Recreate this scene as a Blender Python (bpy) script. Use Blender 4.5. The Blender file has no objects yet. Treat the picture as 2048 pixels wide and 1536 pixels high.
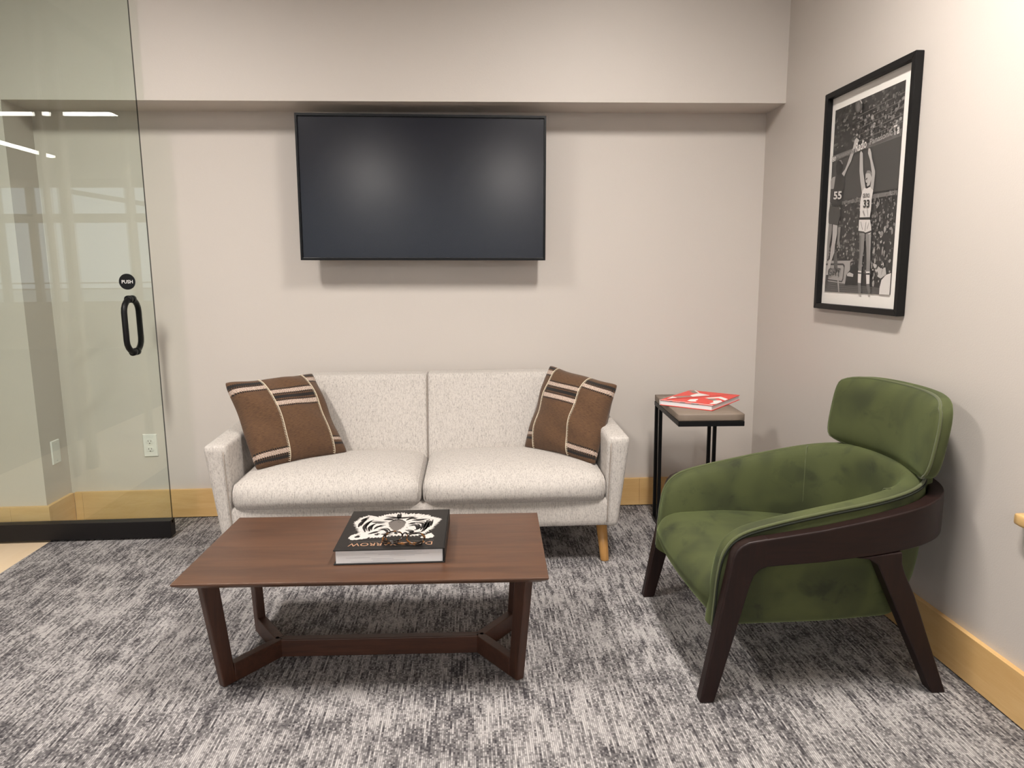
import bpy, bmesh, math, random
from mathutils import Vector, Matrix
random.seed(7)
scene = bpy.context.scene
COL = scene.collection
sin, cos, pi = math.sin, math.cos, math.pi

# ------------------------------------------------------------------ camera
CAM_F = 1422.74            # focal length in pixels of the 2048 px wide frame
YAW, PITCH, ROLL, CAM_D, CAM_H = 0.057019, 0.156049, -0.008736, 3.51701, 1.2
fw = Vector((sin(YAW) * cos(PITCH), cos(YAW) * cos(PITCH), -sin(PITCH)))
rt = Vector((cos(YAW), -sin(YAW), 0))
up = rt.cross(fw)
r2 = rt * cos(ROLL) + up * sin(ROLL)
u2 = -rt * sin(ROLL) + up * cos(ROLL)
cam_data = bpy.data.cameras.new('camera')
cam_data.sensor_fit = 'HORIZONTAL'
cam_data.sensor_width = 36.0
cam_data.lens = CAM_F * 36.0 / 2048.0
cam_data.clip_start = 0.05
cam = bpy.data.objects.new('camera', cam_data)
COL.objects.link(cam)
m = Matrix((r2, u2, -fw)).transposed().to_4x4()
m.translation = Vector((0, -CAM_D, CAM_H))
cam.matrix_world = m
scene.camera = cam

# ------------------------------------------------------------------ world, exposure
world = bpy.data.worlds.new('world')
scene.world = world
world.use_nodes = True
wn = world.node_tree.nodes
wbg = wn.get('Background') or wn.new('ShaderNodeBackground')
wbg.inputs['Color'].default_value = (0.80, 0.90, 1.0, 1)
wbg.inputs['Strength'].default_value = 1.7
vs = scene.view_settings
vs.view_transform = 'Standard'
vs.look = 'None'
vs.gamma = 1.0
vs.use_curve_mapping = False
vs.exposure = 0.0
scene.cycles.max_bounces = 5
scene.cycles.use_light_tree = False
scene.cycles.adaptive_threshold = 0.05
scene.cycles.diffuse_bounces = 4
scene.cycles.glossy_bounces = 3
scene.cycles.transparent_max_bounces = 8
scene.cycles.caustics_reflective = False
scene.cycles.caustics_refractive = False
scene.cycles.sample_clamp_indirect = 6.0
LIGHT_STRENGTH = 225.0
LIGHT_COLOR = (1.0, 0.935, 0.87)

# ------------------------------------------------------------------ node helpers
class N:
    """small expression builder on top of math nodes"""
    def __init__(self, nt, sock):
        self.nt, self.s = nt, sock
    def _op(self, op, *others):
        n = self.nt.nodes.new('ShaderNodeMath')
        n.operation = op
        for i, v in enumerate((self,) + others):
            if isinstance(v, N):
                self.nt.links.new(v.s, n.inputs[i])
            else:
                n.inputs[i].default_value = v
        return N(self.nt, n.outputs[0])
    def __add__(self, o): return self._op('ADD', o)
    def __sub__(self, o): return self._op('SUBTRACT', o)
    def __mul__(self, o): return self._op('MULTIPLY', o)
    __rmul__ = __mul__
    __radd__ = __add__
    def floor(self): return self._op('FLOOR')
    def fract(self): return self._op('FRACT')
    def abs(self): return self._op('ABSOLUTE')
    def gt(self, v): return self._op('GREATER_THAN', v)
    def lt(self, v): return self._op('LESS_THAN', v)
    def mx(self, v): return self._op('MAXIMUM', v)
    def mn(self, v): return self._op('MINIMUM', v)
    def sin(self): return self._op('SINE')
    def between(self, a, b): return self.gt(a) * self.lt(b)
    def ramp(self, a, b):
        n = self.nt.nodes.new('ShaderNodeMapRange')
        n.interpolation_type = 'SMOOTHSTEP'
        self.nt.links.new(self.s, n.inputs[0])
        for i, v in ((1, a), (2, b)):
            if isinstance(v, N): self.nt.links.new(v.s, n.inputs[i])
            else: n.inputs[i].default_value = v
        n.inputs[3].default_value = 0; n.inputs[4].default_value = 1
        return N(self.nt, n.outputs[0])

class Mat:
    def __init__(self, name, color=(0.8, 0.8, 0.8), rough=0.5, **kw):
        self.m = bpy.data.materials.new(name)
        self.m.use_nodes = True
        self.nt = self.m.node_tree
        self.b = self.nt.nodes['Principled BSDF']
        self.set('Base Color', (*color, 1))
        self.set('Roughness', rough)
        for k, v in kw.items(): self.set(k.replace('_', ' '), v)
    def set(self, k, v):
        if isinstance(v, N): self.nt.links.new(v.s, self.b.inputs[k])
        else: self.b.inputs[k].default_value = v
    def coord(self, kind='Object'):
        n = self.nt.nodes.new('ShaderNodeTexCoord')
        s = self.nt.nodes.new('ShaderNodeSeparateXYZ')
        self.nt.links.new(n.outputs[kind], s.inputs[0])
        return tuple(N(self.nt, s.outputs[i]) for i in range(3))
    def vec(self, x, y, z):
        c = self.nt.nodes.new('ShaderNodeCombineXYZ')
        for i, v in enumerate((x, y, z)):
            if isinstance(v, N): self.nt.links.new(v.s, c.inputs[i])
            else: c.inputs[i].default_value = v
        return N(self.nt, c.outputs[0])
    def noise(self, v, scale=1.0, detail=2.0, rough=0.5, dist=0.0):
        n = self.nt.nodes.new('ShaderNodeTexNoise')
        self.nt.links.new(v.s, n.inputs['Vector'])
        n.inputs['Scale'].default_value = scale
        n.inputs['Detail'].default_value = detail
        n.inputs['Roughness'].default_value = rough
        n.inputs['Distortion'].default_value = dist
        return N(self.nt, n.outputs['Fac'])
    def white(self, v):
        n = self.nt.nodes.new('ShaderNodeTexWhiteNoise')
        n.noise_dimensions = '3D'
        self.nt.links.new(v.s, n.inputs['Vector'])
        return N(self.nt, n.outputs['Value'])
    def mix(self, f, a, b):
        n = self.nt.nodes.new('ShaderNodeMix')
        n.data_type = 'RGBA'
        if isinstance(f, N): self.nt.links.new(f.s, n.inputs[0])
        else: n.inputs[0].default_value = f
        for i, v in ((6, a), (7, b)):
            if isinstance(v, N): self.nt.links.new(v.s, n.inputs[i])
            else: n.inputs[i].default_value = (*v, 1)
        return N(self.nt, n.outputs[2])
    def bump(self, h, strength=0.3, dist=0.01):
        n = self.nt.nodes.new('ShaderNodeBump')
        n.inputs['Strength'].default_value = strength
        n.inputs['Distance'].default_value = dist
        self.nt.links.new(h.s, n.inputs['Height'])
        self.nt.links.new(n.outputs[0], self.b.inputs['Normal'])

M = {}
def plain(key, color, rough=0.5, **kw):
    M[key] = Mat(key, color, rough, **kw).m

# wall paint: eggshell, fine roller texture
def wall_paint(key, color):
    a = Mat(key, color, 0.52)
    x, y, z = a.coord()
    v = a.vec(x, y, z)
    a.bump(a.noise(v, 210, 3, 0.6), 0.10, 0.004)
    M[key] = a.m
wall_paint('wall_paint', (0.605, 0.558, 0.515))
plain('office_carpet', (0.13, 0.125, 0.12), 0.95)
plain('ceiling_paint', (0.55, 0.54, 0.52), 0.9)

def wood(key, c1, c2, axis, scale=6.0, stretch=14.0, rough=0.42, dark=None, band=0.0):
    a = Mat(key, c1, rough)
    co = list(a.coord())
    for i in range(3):
        co[i] = co[i] * (1.0 if i == axis else stretch)
    v = a.vec(*co)
    g = a.noise(v, scale, 4, 0.6, 0.6)
    fine = a.noise(v, scale * 7, 3, 0.7)
    f = (g.ramp(0.30, 0.72) * 0.75 + fine.ramp(0.35, 0.75) * 0.25)
    col = a.mix(f, c1, c2)
    if dark:
        co2 = list(a.coord())
        for i in range(3):
            co2[i] = co2[i] * (1.0 if i == axis else 5.0)
        k = a.noise(a.vec(*co2), scale * 0.55, 2, 0.5, 0.3).ramp(0.56, 0.74)
        col = a.mix(k * 0.8, col, dark)
    a.set('Base Color', col)
    if 'wenge' in key: a.set('Specular IOR Level', 0.28)
    a.bump(fine, 0.05, 0.002)
    M[key] = a.m
wood('maple_x', (0.66, 0.41, 0.165), (0.74, 0.50, 0.225), 0, 3.0, 10, 0.38)
wood('maple_y', (0.66, 0.41, 0.165), (0.74, 0.50, 0.225), 1, 3.0, 10, 0.38)
wood('maple_floor', (0.84, 0.66, 0.45), (0.88, 0.71, 0.51), 1, 2.0, 8, 0.3)
wood('oak_leg', (0.46, 0.235, 0.07), (0.56, 0.30, 0.10), 2, 8.0, 12, 0.4)
wood('walnut_top', (0.118, 0.055, 0.029), (0.062, 0.029, 0.017), 0, 2.2, 11, 0.36, dark=(0.045, 0.022, 0.015))
wood('walnut_leg', (0.070, 0.027, 0.015), (0.038, 0.016, 0.010), 2, 5.0, 12, 0.42)
wood('walnut_bar', (0.080, 0.032, 0.019), (0.045, 0.019, 0.012), 0, 5.0, 12, 0.42)
wood('wenge_rail', (0.018, 0.0075, 0.006), (0.010, 0.0048, 0.0045), 0, 7.0, 14, 0.44)
wood('wenge_leg', (0.018, 0.0075, 0.006), (0.010, 0.0048, 0.0045), 2, 7.0, 14, 0.44)

# loop carpet: rows of yarn along Y, dark streaks in a light ground
def carpet():
    a = Mat('carpet', (0.4, 0.37, 0.35), 0.95)
    x, y, z = a.coord()
    P = 0.0053
    row = (x * (1 / P)).floor()
    rr = a.white(a.vec(row, 3.7, 1.1))
    big = a.noise(a.vec(x * 1.0, y * 0.8, 0.0), 4.5, 2, 0.6)
    blk = a.noise(a.vec(x * 1.6, y * 1.0, 4.0), 9.0, 2, 0.6)
    s1 = a.noise(a.vec(row * 7.31, y * 8.5 + rr * 40.0, 2.0), 1.0, 3, 0.7)
    loop = a.white(a.vec(row, (y * 150.0 + rr * 0.5).floor(), 6.0))
    d = s1 + (big - 0.5) * 0.36 + (blk - 0.5) * 0.38 + (loop - 0.5) * 0.26
    dark = d.ramp(0.465, 0.61)
    mid = d.ramp(0.30, 0.50)
    rowgap = (x * (1 / P)).fract() - 0.5
    gap = rowgap.abs().ramp(0.24, 0.50)
    c = a.mix(mid, (0.485, 0.462, 0.455), (0.285, 0.271, 0.270))
    c = a.mix(dark, c, (0.040, 0.036, 0.041))
    c = a.mix(gap * 0.55, c, (0.05, 0.045, 0.047))
    c = a.mix((loop - 0.5).mx(0.0) * 0.5, c, (0.56, 0.535, 0.525))
    a.set('Base Color', c)
    a.bump((gap * -1.0) + loop * 0.5, 0.35, 0.003)
    M['carpet'] = a.m
carpet()

def sofa_fabric():
    a = Mat('sofa_fabric', (0.6, 0.55, 0.5), 0.9, Sheen_Weight=0.15)
    x, y, z = a.coord()
    v1 = a.noise(a.vec(x * 420, y * 150, z * 90), 1.0, 2, 0.6)
    v2 = a.noise(a.vec(x * 120, y * 420, z * 480), 1.0, 2, 0.6)
    v3 = a.noise(a.vec(x * 210, y * 60, z * 38), 1.0, 3, 0.7)
    f = v1.ramp(0.47, 0.70) * 0.40 + v2.ramp(0.50, 0.72) * 0.28 + v3.ramp(0.46, 0.70) * 0.30
    a.set('Base Color', a.mix(f, (0.60, 0.56, 0.52), (0.18, 0.16, 0.15)))
    a.bump(v1 + v2, 0.18, 0.002)
    M['sofa_fabric'] = a.m
sofa_fabric()
plain('sofa_seam', (0.36, 0.31, 0.27), 0.95)

def velvet():
    a = Mat('green_velvet', (0.06, 0.1, 0.03), 0.85, Sheen_Weight=0.25, Sheen_Roughness=0.35)
    a.set('Sheen Tint', (0.55, 0.72, 0.28, 1))
    x, y, z = a.coord()
    n1 = a.noise(a.vec(x, y, z * 0.8), 6.0, 2, 0.5, 0.3)
    n2 = a.noise(a.vec(x, y * 0.7, z), 13.0, 3, 0.6, 0.5)
    f = n1.ramp(0.40, 0.66) * 0.66 + n2.ramp(0.53, 0.70) * 0.36
    a.set('Base Color', a.mix(f, (0.060, 0.072, 0.021), (0.016, 0.021, 0.0065)))
    a.bump(n2, 0.08, 0.01)
    M['green_velvet'] = a.m
velvet()
plain('velvet_groove', (0.008, 0.011, 0.005), 0.9)
plain('velvet_piping', (0.072, 0.086, 0.027), 0.8, Sheen_Weight=0.25)

def pillow_cloth(key, mirror):
    a = Mat(key, (0.12, 0.06, 0.03), 0.95, Sheen_Weight=0.12)
    u, v, _ = a.coord('UV')
    if mirror: u = u * -1.0 + 1.0
    n = a.noise(a.vec(u * 26, v * 210, 0.0), 1.0, 2, 0.6)
    n2 = a.noise(a.vec(u * 5, v * 9, 3.0), 1.0, 2, 0.6)
    base = a.mix(n.ramp(0.35, 0.7), (0.125, 0.064, 0.029), (0.070, 0.035, 0.017))
    base = a.mix(n2.ramp(0.4, 0.8) * 0.4, base, (0.07, 0.036, 0.02))
    j = (u * 46.0).fract()
    zig = ((u * 46.0).fract() - 0.5).abs() * 0.02
    cream_n = a.noise(a.vec(u * 90, v * 260, 1.0), 1.0, 1, 0.5)
    cream = a.mix(cream_n.ramp(0.42, 0.62), (0.62, 0.50, 0.42), (0.20, 0.13, 0.10))
    vz = v + zig - 0.005
    left, mid, right = u.lt(0.355), u.between(0.355, 0.845), u.gt(0.845)
    def band(where, lo, hi): return vz.between(lo, hi) * where
    cr = band(mid, 0.755, 0.80)
    for w, lo, hi in ((mid, 0.605, 0.655), (left, 0.835, 0.885), (left, 0.095, 0.14), (right, 0.88, 0.93), (right, 0.15, 0.18)):
        cr = cr.mx(band(w, lo, hi))
    dk = band(mid, 0.685, 0.725)
    for w, lo, hi in ((left, 0.905, 0.945), (left, 0.045, 0.075), (right, 0.95, 0.975), (right, 0.10, 0.125)):
        dk = dk.mx(band(w, lo, hi))
    dash = j.gt(0.32)
    for w, c in ((mid, 0.81), (mid, 0.745), (mid, 0.665), (mid, 0.595), (left, 0.825), (left, 0.893), (left, 0.15), (left, 0.085), (right, 0.87), (right, 0.19)):
        dk = dk.mx(v.between(c - 0.009, c + 0.009) * w * dash)
    c = a.mix(cr, base, cream)
    c = a.mix(dk, c, (0.012, 0.009, 0.008))
    a.set('Base Color', c)
    a.bump(n + cr * 0.6 + dk * 0.6, 0.25, 0.003)
    M[key] = a.m
pillow_cloth('pillow_cloth', False)
pillow_cloth('pillow_cloth_mirrored', True)
plain('stitch_yarn', (0.72, 0.64, 0.50), 0.9)

plain('black_metal', (0.006, 0.006, 0.0065), 0.42, Specular_IOR_Level=0.25)
plain('black_rail', (0.009, 0.0075, 0.0075), 0.45, Specular_IOR_Level=0.25)
plain('black_frame', (0.006, 0.0058, 0.006), 0.5, Specular_IOR_Level=0.25)
plain('tv_plastic', (0.003, 0.0035, 0.0045), 0.4, Specular_IOR_Level=0.2)
plain('tv_screen', (0.004, 0.005, 0.011), 0.21, Specular_IOR_Level=0.42)
plain('light_housing', (0.30, 0.30, 0.29), 0.5)
plain('white_plastic', (0.78, 0.78, 0.75), 0.35)
plain('slot_dark', (0.03, 0.03, 0.03), 0.6)
plain('screw_metal', (0.6, 0.6, 0.58), 0.35, Metallic=0.6)
plain('white_ink', (0.82, 0.82, 0.80), 0.6)
plain('mat_board', (0.90, 0.86, 0.82), 0.9)
plain('taupe_slab', (0.235, 0.185, 0.145), 0.55)
plain('page_paper', (0.78, 0.78, 0.79), 0.9)
plain('page_line', (0.45, 0.45, 0.47), 0.9)
plain('book_black', (0.014, 0.0125, 0.012), 0.45, Specular_IOR_Level=0.3)
plain('tiger_white', (0.60, 0.57, 0.54), 0.5)
plain('book_cloth', (0.010, 0.010, 0.010), 0.6)
plain('gold_ink', (0.46, 0.26, 0.16), 0.45)
plain('grey_ink', (0.13, 0.115, 0.105), 0.5)
plain('red_cover', (0.78, 0.035, 0.022), 0.35)
plain('red_grey', (0.28, 0.235, 0.20), 0.5)
plain('window_frame', (0.36, 0.34, 0.30), 0.5)
plain('exterior_ground', (0.45, 0.46, 0.44), 0.9)

def tortoise():
    a = Mat('tortoiseshell', (0.1, 0.05, 0.02), 0.12)
    x, y, z = a.coord()
    n = a.noise(a.vec(x, y, z), 70, 2, 0.5)
    a.set('Base Color', a.mix(n.ramp(0.50, 0.60), (0.012, 0.007, 0.005), (0.16, 0.065, 0.018)))
    M['tortoiseshell'] = a.m
tortoise()

def pane(key, tint, f0, graze=1.0):
    """clear pane: tinted transmission plus mirror reflection that grows towards grazing view (Schlick)"""
    m = bpy.data.materials.new(key)
    m.use_nodes = True
    nt = m.node_tree
    nt.nodes.clear()
    out = nt.nodes.new('ShaderNodeOutputMaterial')
    mix = nt.nodes.new('ShaderNodeMixShader')
    lw = nt.nodes.new('ShaderNodeLayerWeight')
    lw.inputs['Blend'].default_value = 0.5
    fac = N(nt, lw.outputs['Facing'])._op('POWER', 5.0) * ((1 - f0) * graze) + f0
    tr = nt.nodes.new('ShaderNodeBsdfTransparent')
    tr.inputs['Color'].default_value = (*tint, 1)
    gl = nt.nodes.new('ShaderNodeBsdfGlossy')
    gl.inputs['Roughness'].default_value = 0.0
    nt.links.new(fac.s, mix.inputs[0])
    nt.links.new(tr.outputs[0], mix.inputs[1])
    nt.links.new(gl.outputs[0], mix.inputs[2])
    nt.links.new(mix.outputs[0], out.inputs[0])
    M[key] = m
pane('door_glass', (0.942, 0.970, 0.945), 0.05)
pane('picture_glass', (0.992, 0.994, 0.992), 0.010, 0.3)
pane('lens_glass', (0.96, 0.97, 0.96), 0.04)
plain('glass_edge', (0.012, 0.022, 0.016), 0.2)

def emit(key, color, s):
    m = bpy.data.materials.new(key)
    m.use_nodes = True
    b = m.node_tree.nodes['Principled BSDF']
    b.inputs['Base Color'].default_value = (0.8, 0.8, 0.8, 1)
    b.inputs['Emission Color'].default_value = (*color, 1)
    b.inputs['Emission Strength'].default_value = s
    M[key] = m
emit('light_diffuser', LIGHT_COLOR, LIGHT_STRENGTH)
emit('office_light_diffuser', LIGHT_COLOR, 24.0)

# print greys
GREYS = [0.018, 0.035, 0.06, 0.10, 0.16, 0.24, 0.36, 0.50, 0.72]
for i, g in enumerate(GREYS):
    plain('print_grey_%d' % i, (g * 1.04, g * 0.98, g * 0.95), 0.6)

# ------------------------------------------------------------------ mesh helpers
def link(o, parent=None):
    COL.objects.link(o)
    if parent is not None: o.parent = parent
    return o
def tag(o, label=None, cat=None, group=None, kind=None):
    if label: o['label'] = label
    if cat: o['category'] = cat
    if group: o['group'] = group
    if kind: o['kind'] = kind
    return o
def empty(name, loc=(0, 0, 0), rz=0.0):
    o = bpy.data.objects.new(name, None)
    o.empty_display_size = 0.1
    o.location = loc
    o.rotation_euler = (0, 0, rz)
    return link(o)
def mesh_obj(name, verts, faces, mat, parent=None, smooth=False, mats=None, fmat=None):
    me = bpy.data.meshes.new(name)
    me.from_pydata([tuple(v) for v in verts], [], faces)
    me.update()
    for mm in (mats or [mat]): me.materials.append(M[mm])
    if fmat: me.polygons.foreach_set('material_index', fmat)
    if smooth: me.polygons.foreach_set('use_smooth', [True] * len(me.polygons))
    return link(bpy.data.objects.new(name, me), parent)
def fix_normals(o):
    bm = bmesh.new(); bm.from_mesh(o.data)
    bmesh.ops.recalc_face_normals(bm, faces=bm.faces[:])
    bm.to_mesh(o.data); bm.free()
    return o
def bevel(o, w, seg=2, smooth=True):
    b = o.modifiers.new('bevel', 'BEVEL')
    b.width = w; b.segments = seg; b.limit_method = 'ANGLE'; b.angle_limit = 0.6
    if smooth:
        o.data.polygons.foreach_set('use_smooth', [True] * len(o.data.polygons))
        b.harden_normals = True
    return o
BOXF = [(0, 3, 2, 1), (4, 5, 6, 7), (0, 1, 5, 4), (1, 2, 6, 5), (2, 3, 7, 6), (3, 0, 4, 7)]
def boxv(x0, x1, y0, y1, z0, z1):
    return [(x0, y0, z0), (x1, y0, z0), (x1, y1, z0), (x0, y1, z0), (x0, y0, z1), (x1, y0, z1), (x1, y1, z1), (x0, y1, z1)]
def box(name, x0, x1, y0, y1, z0, z1, mat, parent=None, bw=0.0, seg=2):
    o = mesh_obj(name, boxv(x0, x1, y0, y1, z0, z1), BOXF, mat, parent)
    if bw: bevel(o, bw, seg)
    return o
def prism_xz(name, pts, y0, y1, mat, parent=None, bw=0.0, seg=2):
    n = len(pts)
    v = [(x, y0, z) for x, z in pts] + [(x, y1, z) for x, z in pts]
    f = [tuple(range(n)), tuple(range(2 * n - 1, n - 1, -1))] + [(i, i + n, (i + 1) % n + n, (i + 1) % n) for i in range(n)]
    o = fix_normals(mesh_obj(name, v, f, mat, parent))
    if bw: bevel(o, bw, seg)
    return o
def grid_faces(nu, nv, cu=False, cv=False):
    f = []
    for i in range(nu if cu else nu - 1):
        for j in range(nv if cv else nv - 1):
            a, b = i, (i + 1) % nu
            c, d = j, (j + 1) % nv
            f.append((a * nv + c, b * nv + c, b * nv + d, a * nv + d))
    return f
def tube_geo(path, r, n=8, closed=False, V=None, F=None, r_end=None):
    V = [] if V is None else V
    F = [] if F is None else F
    path = [Vector(p) for p in path]
    k = len(path); base = len(V)
    up0 = None
    for i, p in enumerate(path):
        a = path[(i - 1) % k] if (closed or i) else p
        b = path[(i + 1) % k] if (closed or i < k - 1) else p
        t = (b - a).normalized()
        if up0 is None:
            up0 = Vector((0, 0, 1)) if abs(t.z) < 0.9 else Vector((1, 0, 0))
        s = t.cross(up0).normalized()
        up0 = s.cross(t).normalized()
        rr = r if r_end is None else r + (r_end - r) * i / (k - 1)
        for j in range(n):
            an = 2 * pi * j / n
            V.append(p + s * (rr * cos(an)) + up0 * (rr * sin(an)))
    for i in range(k if closed else k - 1):
        for j in range(n):
            a0 = base + i * n; b0 = base + ((i + 1) % k) * n
            F.append((a0 + j, a0 + (j + 1) % n, b0 + (j + 1) % n, b0 + j))
    if not closed:
        F.append(tuple(base + j for j in range(n - 1, -1, -1)))
        F.append(tuple(base + (k - 1) * n + j for j in range(n)))
    return V, F
def tube(name, path, r, mat, parent=None, n=8, closed=False, r_end=None):
    V, F = tube_geo(path, r, n, closed, r_end=r_end)
    return mesh_obj(name, V, F, mat, parent, smooth=True)
def lathe(name, prof, mat, parent=None, n=24, loc=(0, 0, 0), top=(0, 0)):
    V, F = [], []
    zs = [p[1] for p in prof]; z0, z1 = min(zs), max(zs)
    for r, z in prof:
        t = (z - z0) / (z1 - z0)
        for j in range(n):
            a = 2 * pi * j / n
            V.append((loc[0] + top[0] * t + r * cos(a), loc[1] + top[1] * t + r * sin(a), loc[2] + z))
    for i in range(len(prof) - 1):
        for j in range(n):
            F.append((i * n + j, i * n + (j + 1) % n, (i + 1) * n + (j + 1) % n, (i + 1) * n + j))
    F.append(tuple(range(n - 1, -1, -1))); F.append(tuple((len(prof) - 1) * n + j for j in range(n)))
    return mesh_obj(name, V, F, mat, parent, smooth=True)
def spaced(n, edge):
    """n+1 parameters in [-1,1], denser near the ends"""
    out = []
    for i in range(n + 1):
        t = -1 + 2 * i / n
        out.append(math.copysign(1 - (1 - abs(t)) ** edge, t))
    return out
def rbox(name, lo, hi, r, mat, parent=None, n=(16, 16, 10), fn=None, edge=1.6):
    """rounded box as a dense grid with an optional deformation fn(p)->p"""
    lo, hi = Vector(lo), Vector(hi)
    c = (lo + hi) / 2; h = (hi - lo) / 2
    r = min(r, min(h) * 0.999)
    ps = [spaced(k, edge) for k in n]
    idx, V, F = {}, [], []
    def vid(p):
        key = tuple(round(q, 6) for q in p)
        if key not in idx:
            q = Vector((p[0] * h.x, p[1] * h.y, p[2] * h.z))
            inn = Vector([max(-(h[i] - r), min(h[i] - r, q[i])) for i in range(3)])
            d = q - inn
            if d.length > 1e-9: q = inn + d.normalized() * r
            q = q + c
            if fn: q = fn(q)
            idx[key] = len(V); V.append(q)
        return idx[key]
    for ax in range(3):
        a, b = (ax + 1) % 3, (ax + 2) % 3
        for s in (-1, 1):
            for i in range(n[a]):
                for j in range(n[b]):
                    quad = []
                    for di, dj in ((0, 0), (1, 0), (1, 1), (0, 1)):
                        p = [0, 0, 0]
                        p[ax] = s; p[a] = ps[a][i + di]; p[b] = ps[b][j + dj]
                        quad.append(vid(p))
                    if s < 0: quad.reverse()
                    F.append(tuple(quad))
    return mesh_obj(name, V, F, mat, parent, smooth=True)
def interp(tbl, x):
    if x <= tbl[0][0]: return tbl[0][1]
    for (a, b), (c, d) in zip(tbl, tbl[1:]):
        if x <= c:
            t = (x - a) / (c - a)
            return b + (d - b) * t
    return tbl[-1][1]
def spline(pts, n):
    """Catmull-Rom through points"""
    P = [Vector(p) for p in pts]
    P = [P[0] * 2 - P[1]] + P + [P[-1] * 2 - P[-2]]
    out = []
    k = len(P) - 3
    for i in range(k):
        for j in range(n):
            t = j / n
            a, b, c, d = P[i], P[i + 1], P[i + 2], P[i + 3]
            out.append(0.5 * ((2 * b) + (c - a) * t + (2 * a - 5 * b + 4 * c - d) * t * t + (3 * b - a - 3 * c + d) * t ** 3))
    out.append(P[-2])
    return out
def text(name, body, mat, parent, origin, ux, uy, width=None, height=None, bold=0.0, depth=0.0003, shear=0.0):
    """flat lettering laid on the plane (origin, ux, uy); origin is the lower left corner"""
    cu = bpy.data.curves.new(name, 'FONT')
    cu.body = body; cu.size = 1.0; cu.offset = bold; cu.shear = shear; cu.resolution_u = 3
    tmp = bpy.data.objects.new(name, cu)
    COL.objects.link(tmp)
    dg = bpy.context.evaluated_depsgraph_get()
    me = bpy.data.meshes.new_from_object(tmp.evaluated_get(dg))
    bpy.data.objects.remove(tmp); bpy.data.curves.remove(cu)
    xs = [v.co.x for v in me.vertices]; ys = [v.co.y for v in me.vertices]
    x0, x1, y0, y1 = min(xs), max(xs), min(ys), max(ys)
    sx = (width / (x1 - x0)) if width else None
    sy = (height / (y1 - y0)) if height else None
    sx = sx or sy; sy = sy or sx
    ux, uy, origin = Vector(ux), Vector(uy), Vector(origin)
    nn = ux.cross(uy).normalized()
    for v in me.vertices:
        v.co = origin + ux * ((v.co.x - x0) * sx) + uy * ((v.co.y - y0) * sy) + nn * depth
    me.materials.clear(); me.materials.append(M[mat])
    return link(bpy.data.objects.new(name, me), parent)

# ================================================================== the setting
XW, SOF_Y, SOF_Z, CEIL, YB = 1.4433, -0.2121, 1.9454, 2.75, -9.3
BB_H, BB_T = 0.1455, 0.018
XL = -11.0
def struct(o, label):
    return tag(o, label, kind='structure')
struct(box('floor', -1.94, XW + 0.1, YB, 0.1, -0.06, 0.0, 'carpet'), 'grey streaked loop carpet of the seating area')
struct(box('floor.001', -2.9, -1.94, YB, 0.1, -0.06, -0.002, 'maple_floor'), 'pale maple floor beyond the carpet edge')
struct(box('floor.002', XL, -2.9, YB, 0.1, -0.06, -0.001, 'office_carpet'), 'dark grey carpet of the open office')
struct(box('ceiling', XL, XW + 0.1, YB, 0.1, CEIL, CEIL + 0.06, 'ceiling_paint'), 'white ceiling')
struct(box('wall_back', -1.984, XW + 0.1, 0.0, 0.1, 0.0, SOF_Z, 'wall_paint'), 'warm grey painted wall behind the sofa')
struct(box('wall_soffit', -1.984, XW, SOF_Y, 0.1, SOF_Z, CEIL, 'wall_paint'), 'painted soffit box above the screen')
struct(box('wall_left', XL, -1.984, SOF_Y - 0.001, 0.1, 0.0, CEIL, 'wall_paint'), 'projecting painted wall seen through the glass')
struct(box('wall_right', XW, XW + 0.1, YB, 0.0, 0.0, CEIL, 'wall_paint'), 'painted wall with the framed picture')
struct(box('wall_far', XL - 0.1, XL, YB, 0.1, 0.0, CEIL, 'wall_paint'), 'far office wall')
# baseboards (maple boards, each length its own board)
bb = empty('baseboard_back'); struct(bb, 'maple baseboard behind the sofa')
for a, b in ((-1.966, -1.929), (-1.9285, 0.853), (0.8535, XW - BB_T)):
    box('board', a, b, -BB_T, 0.0, 0.004, BB_H, 'maple_x', bb, 0.0012, 1)
bl = empty('baseboard_left'); struct(bl, 'maple baseboard of the projecting wall')
for a, b in ((XL, -2.141), (-2.1405, -1.966)):
    box('board', a, b, SOF_Y - BB_T, SOF_Y, 0.0, BB_H, 'maple_x', bl, 0.0012, 1)
box('board', -1.984, -1.966, SOF_Y, -BB_T, 0.0, BB_H, 'maple_y', bl, 0.0012, 1)
br = empty('baseboard_right'); struct(br, 'maple baseboard along the picture wall')
for a, b in ((-3.2, 0.0), (-6.2, -3.2005), (YB, -6.2005)):
    box('board', XW - BB_T, XW, a, b, 0.004, BB_H, 'maple_y', br, 0.0012, 1)

# window wall of the office behind the viewer: mullions, transom, sill, rails
wb = empty('window_1', (0, YB, 0)); struct(wb, 'office window wall with mullions behind the viewer')
box('sill_wall', XL, XW, -0.12, 0.0, 0.0, 0.78, 'wall_paint', wb)
box('head', XL, XW, -0.12, 0.0, 2.62, CEIL, 'wall_paint', wb)
box('transom', XL, XW, -0.10, 0.0, 2.06, 2.20, 'window_frame', wb)
for xm in (-10.1, -9.2, -8.35, -7.62, -7.10, -5.52, -4.85, -4.0, -3.1, -2.2, -1.3, -0.4, 0.5):
    box('mullion', xm - 0.05, xm + 0.05, -0.10, 0.0, 0.78, 2.62, 'window_frame', wb)
for zz in (0.98, 1.08):
    box('rail', XL, XW, -0.40, -0.38, zz - 0.012, zz + 0.012, 'window_frame', wb)
db = box('diagonal_brace', -1.3, 1.3, -0.75, -0.70, -0.04, 0.04, 'window_frame', wb)
db.rotation_euler = (0, 0.17, 0)
db.location = (-5.6, 0, 2.42)
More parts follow.
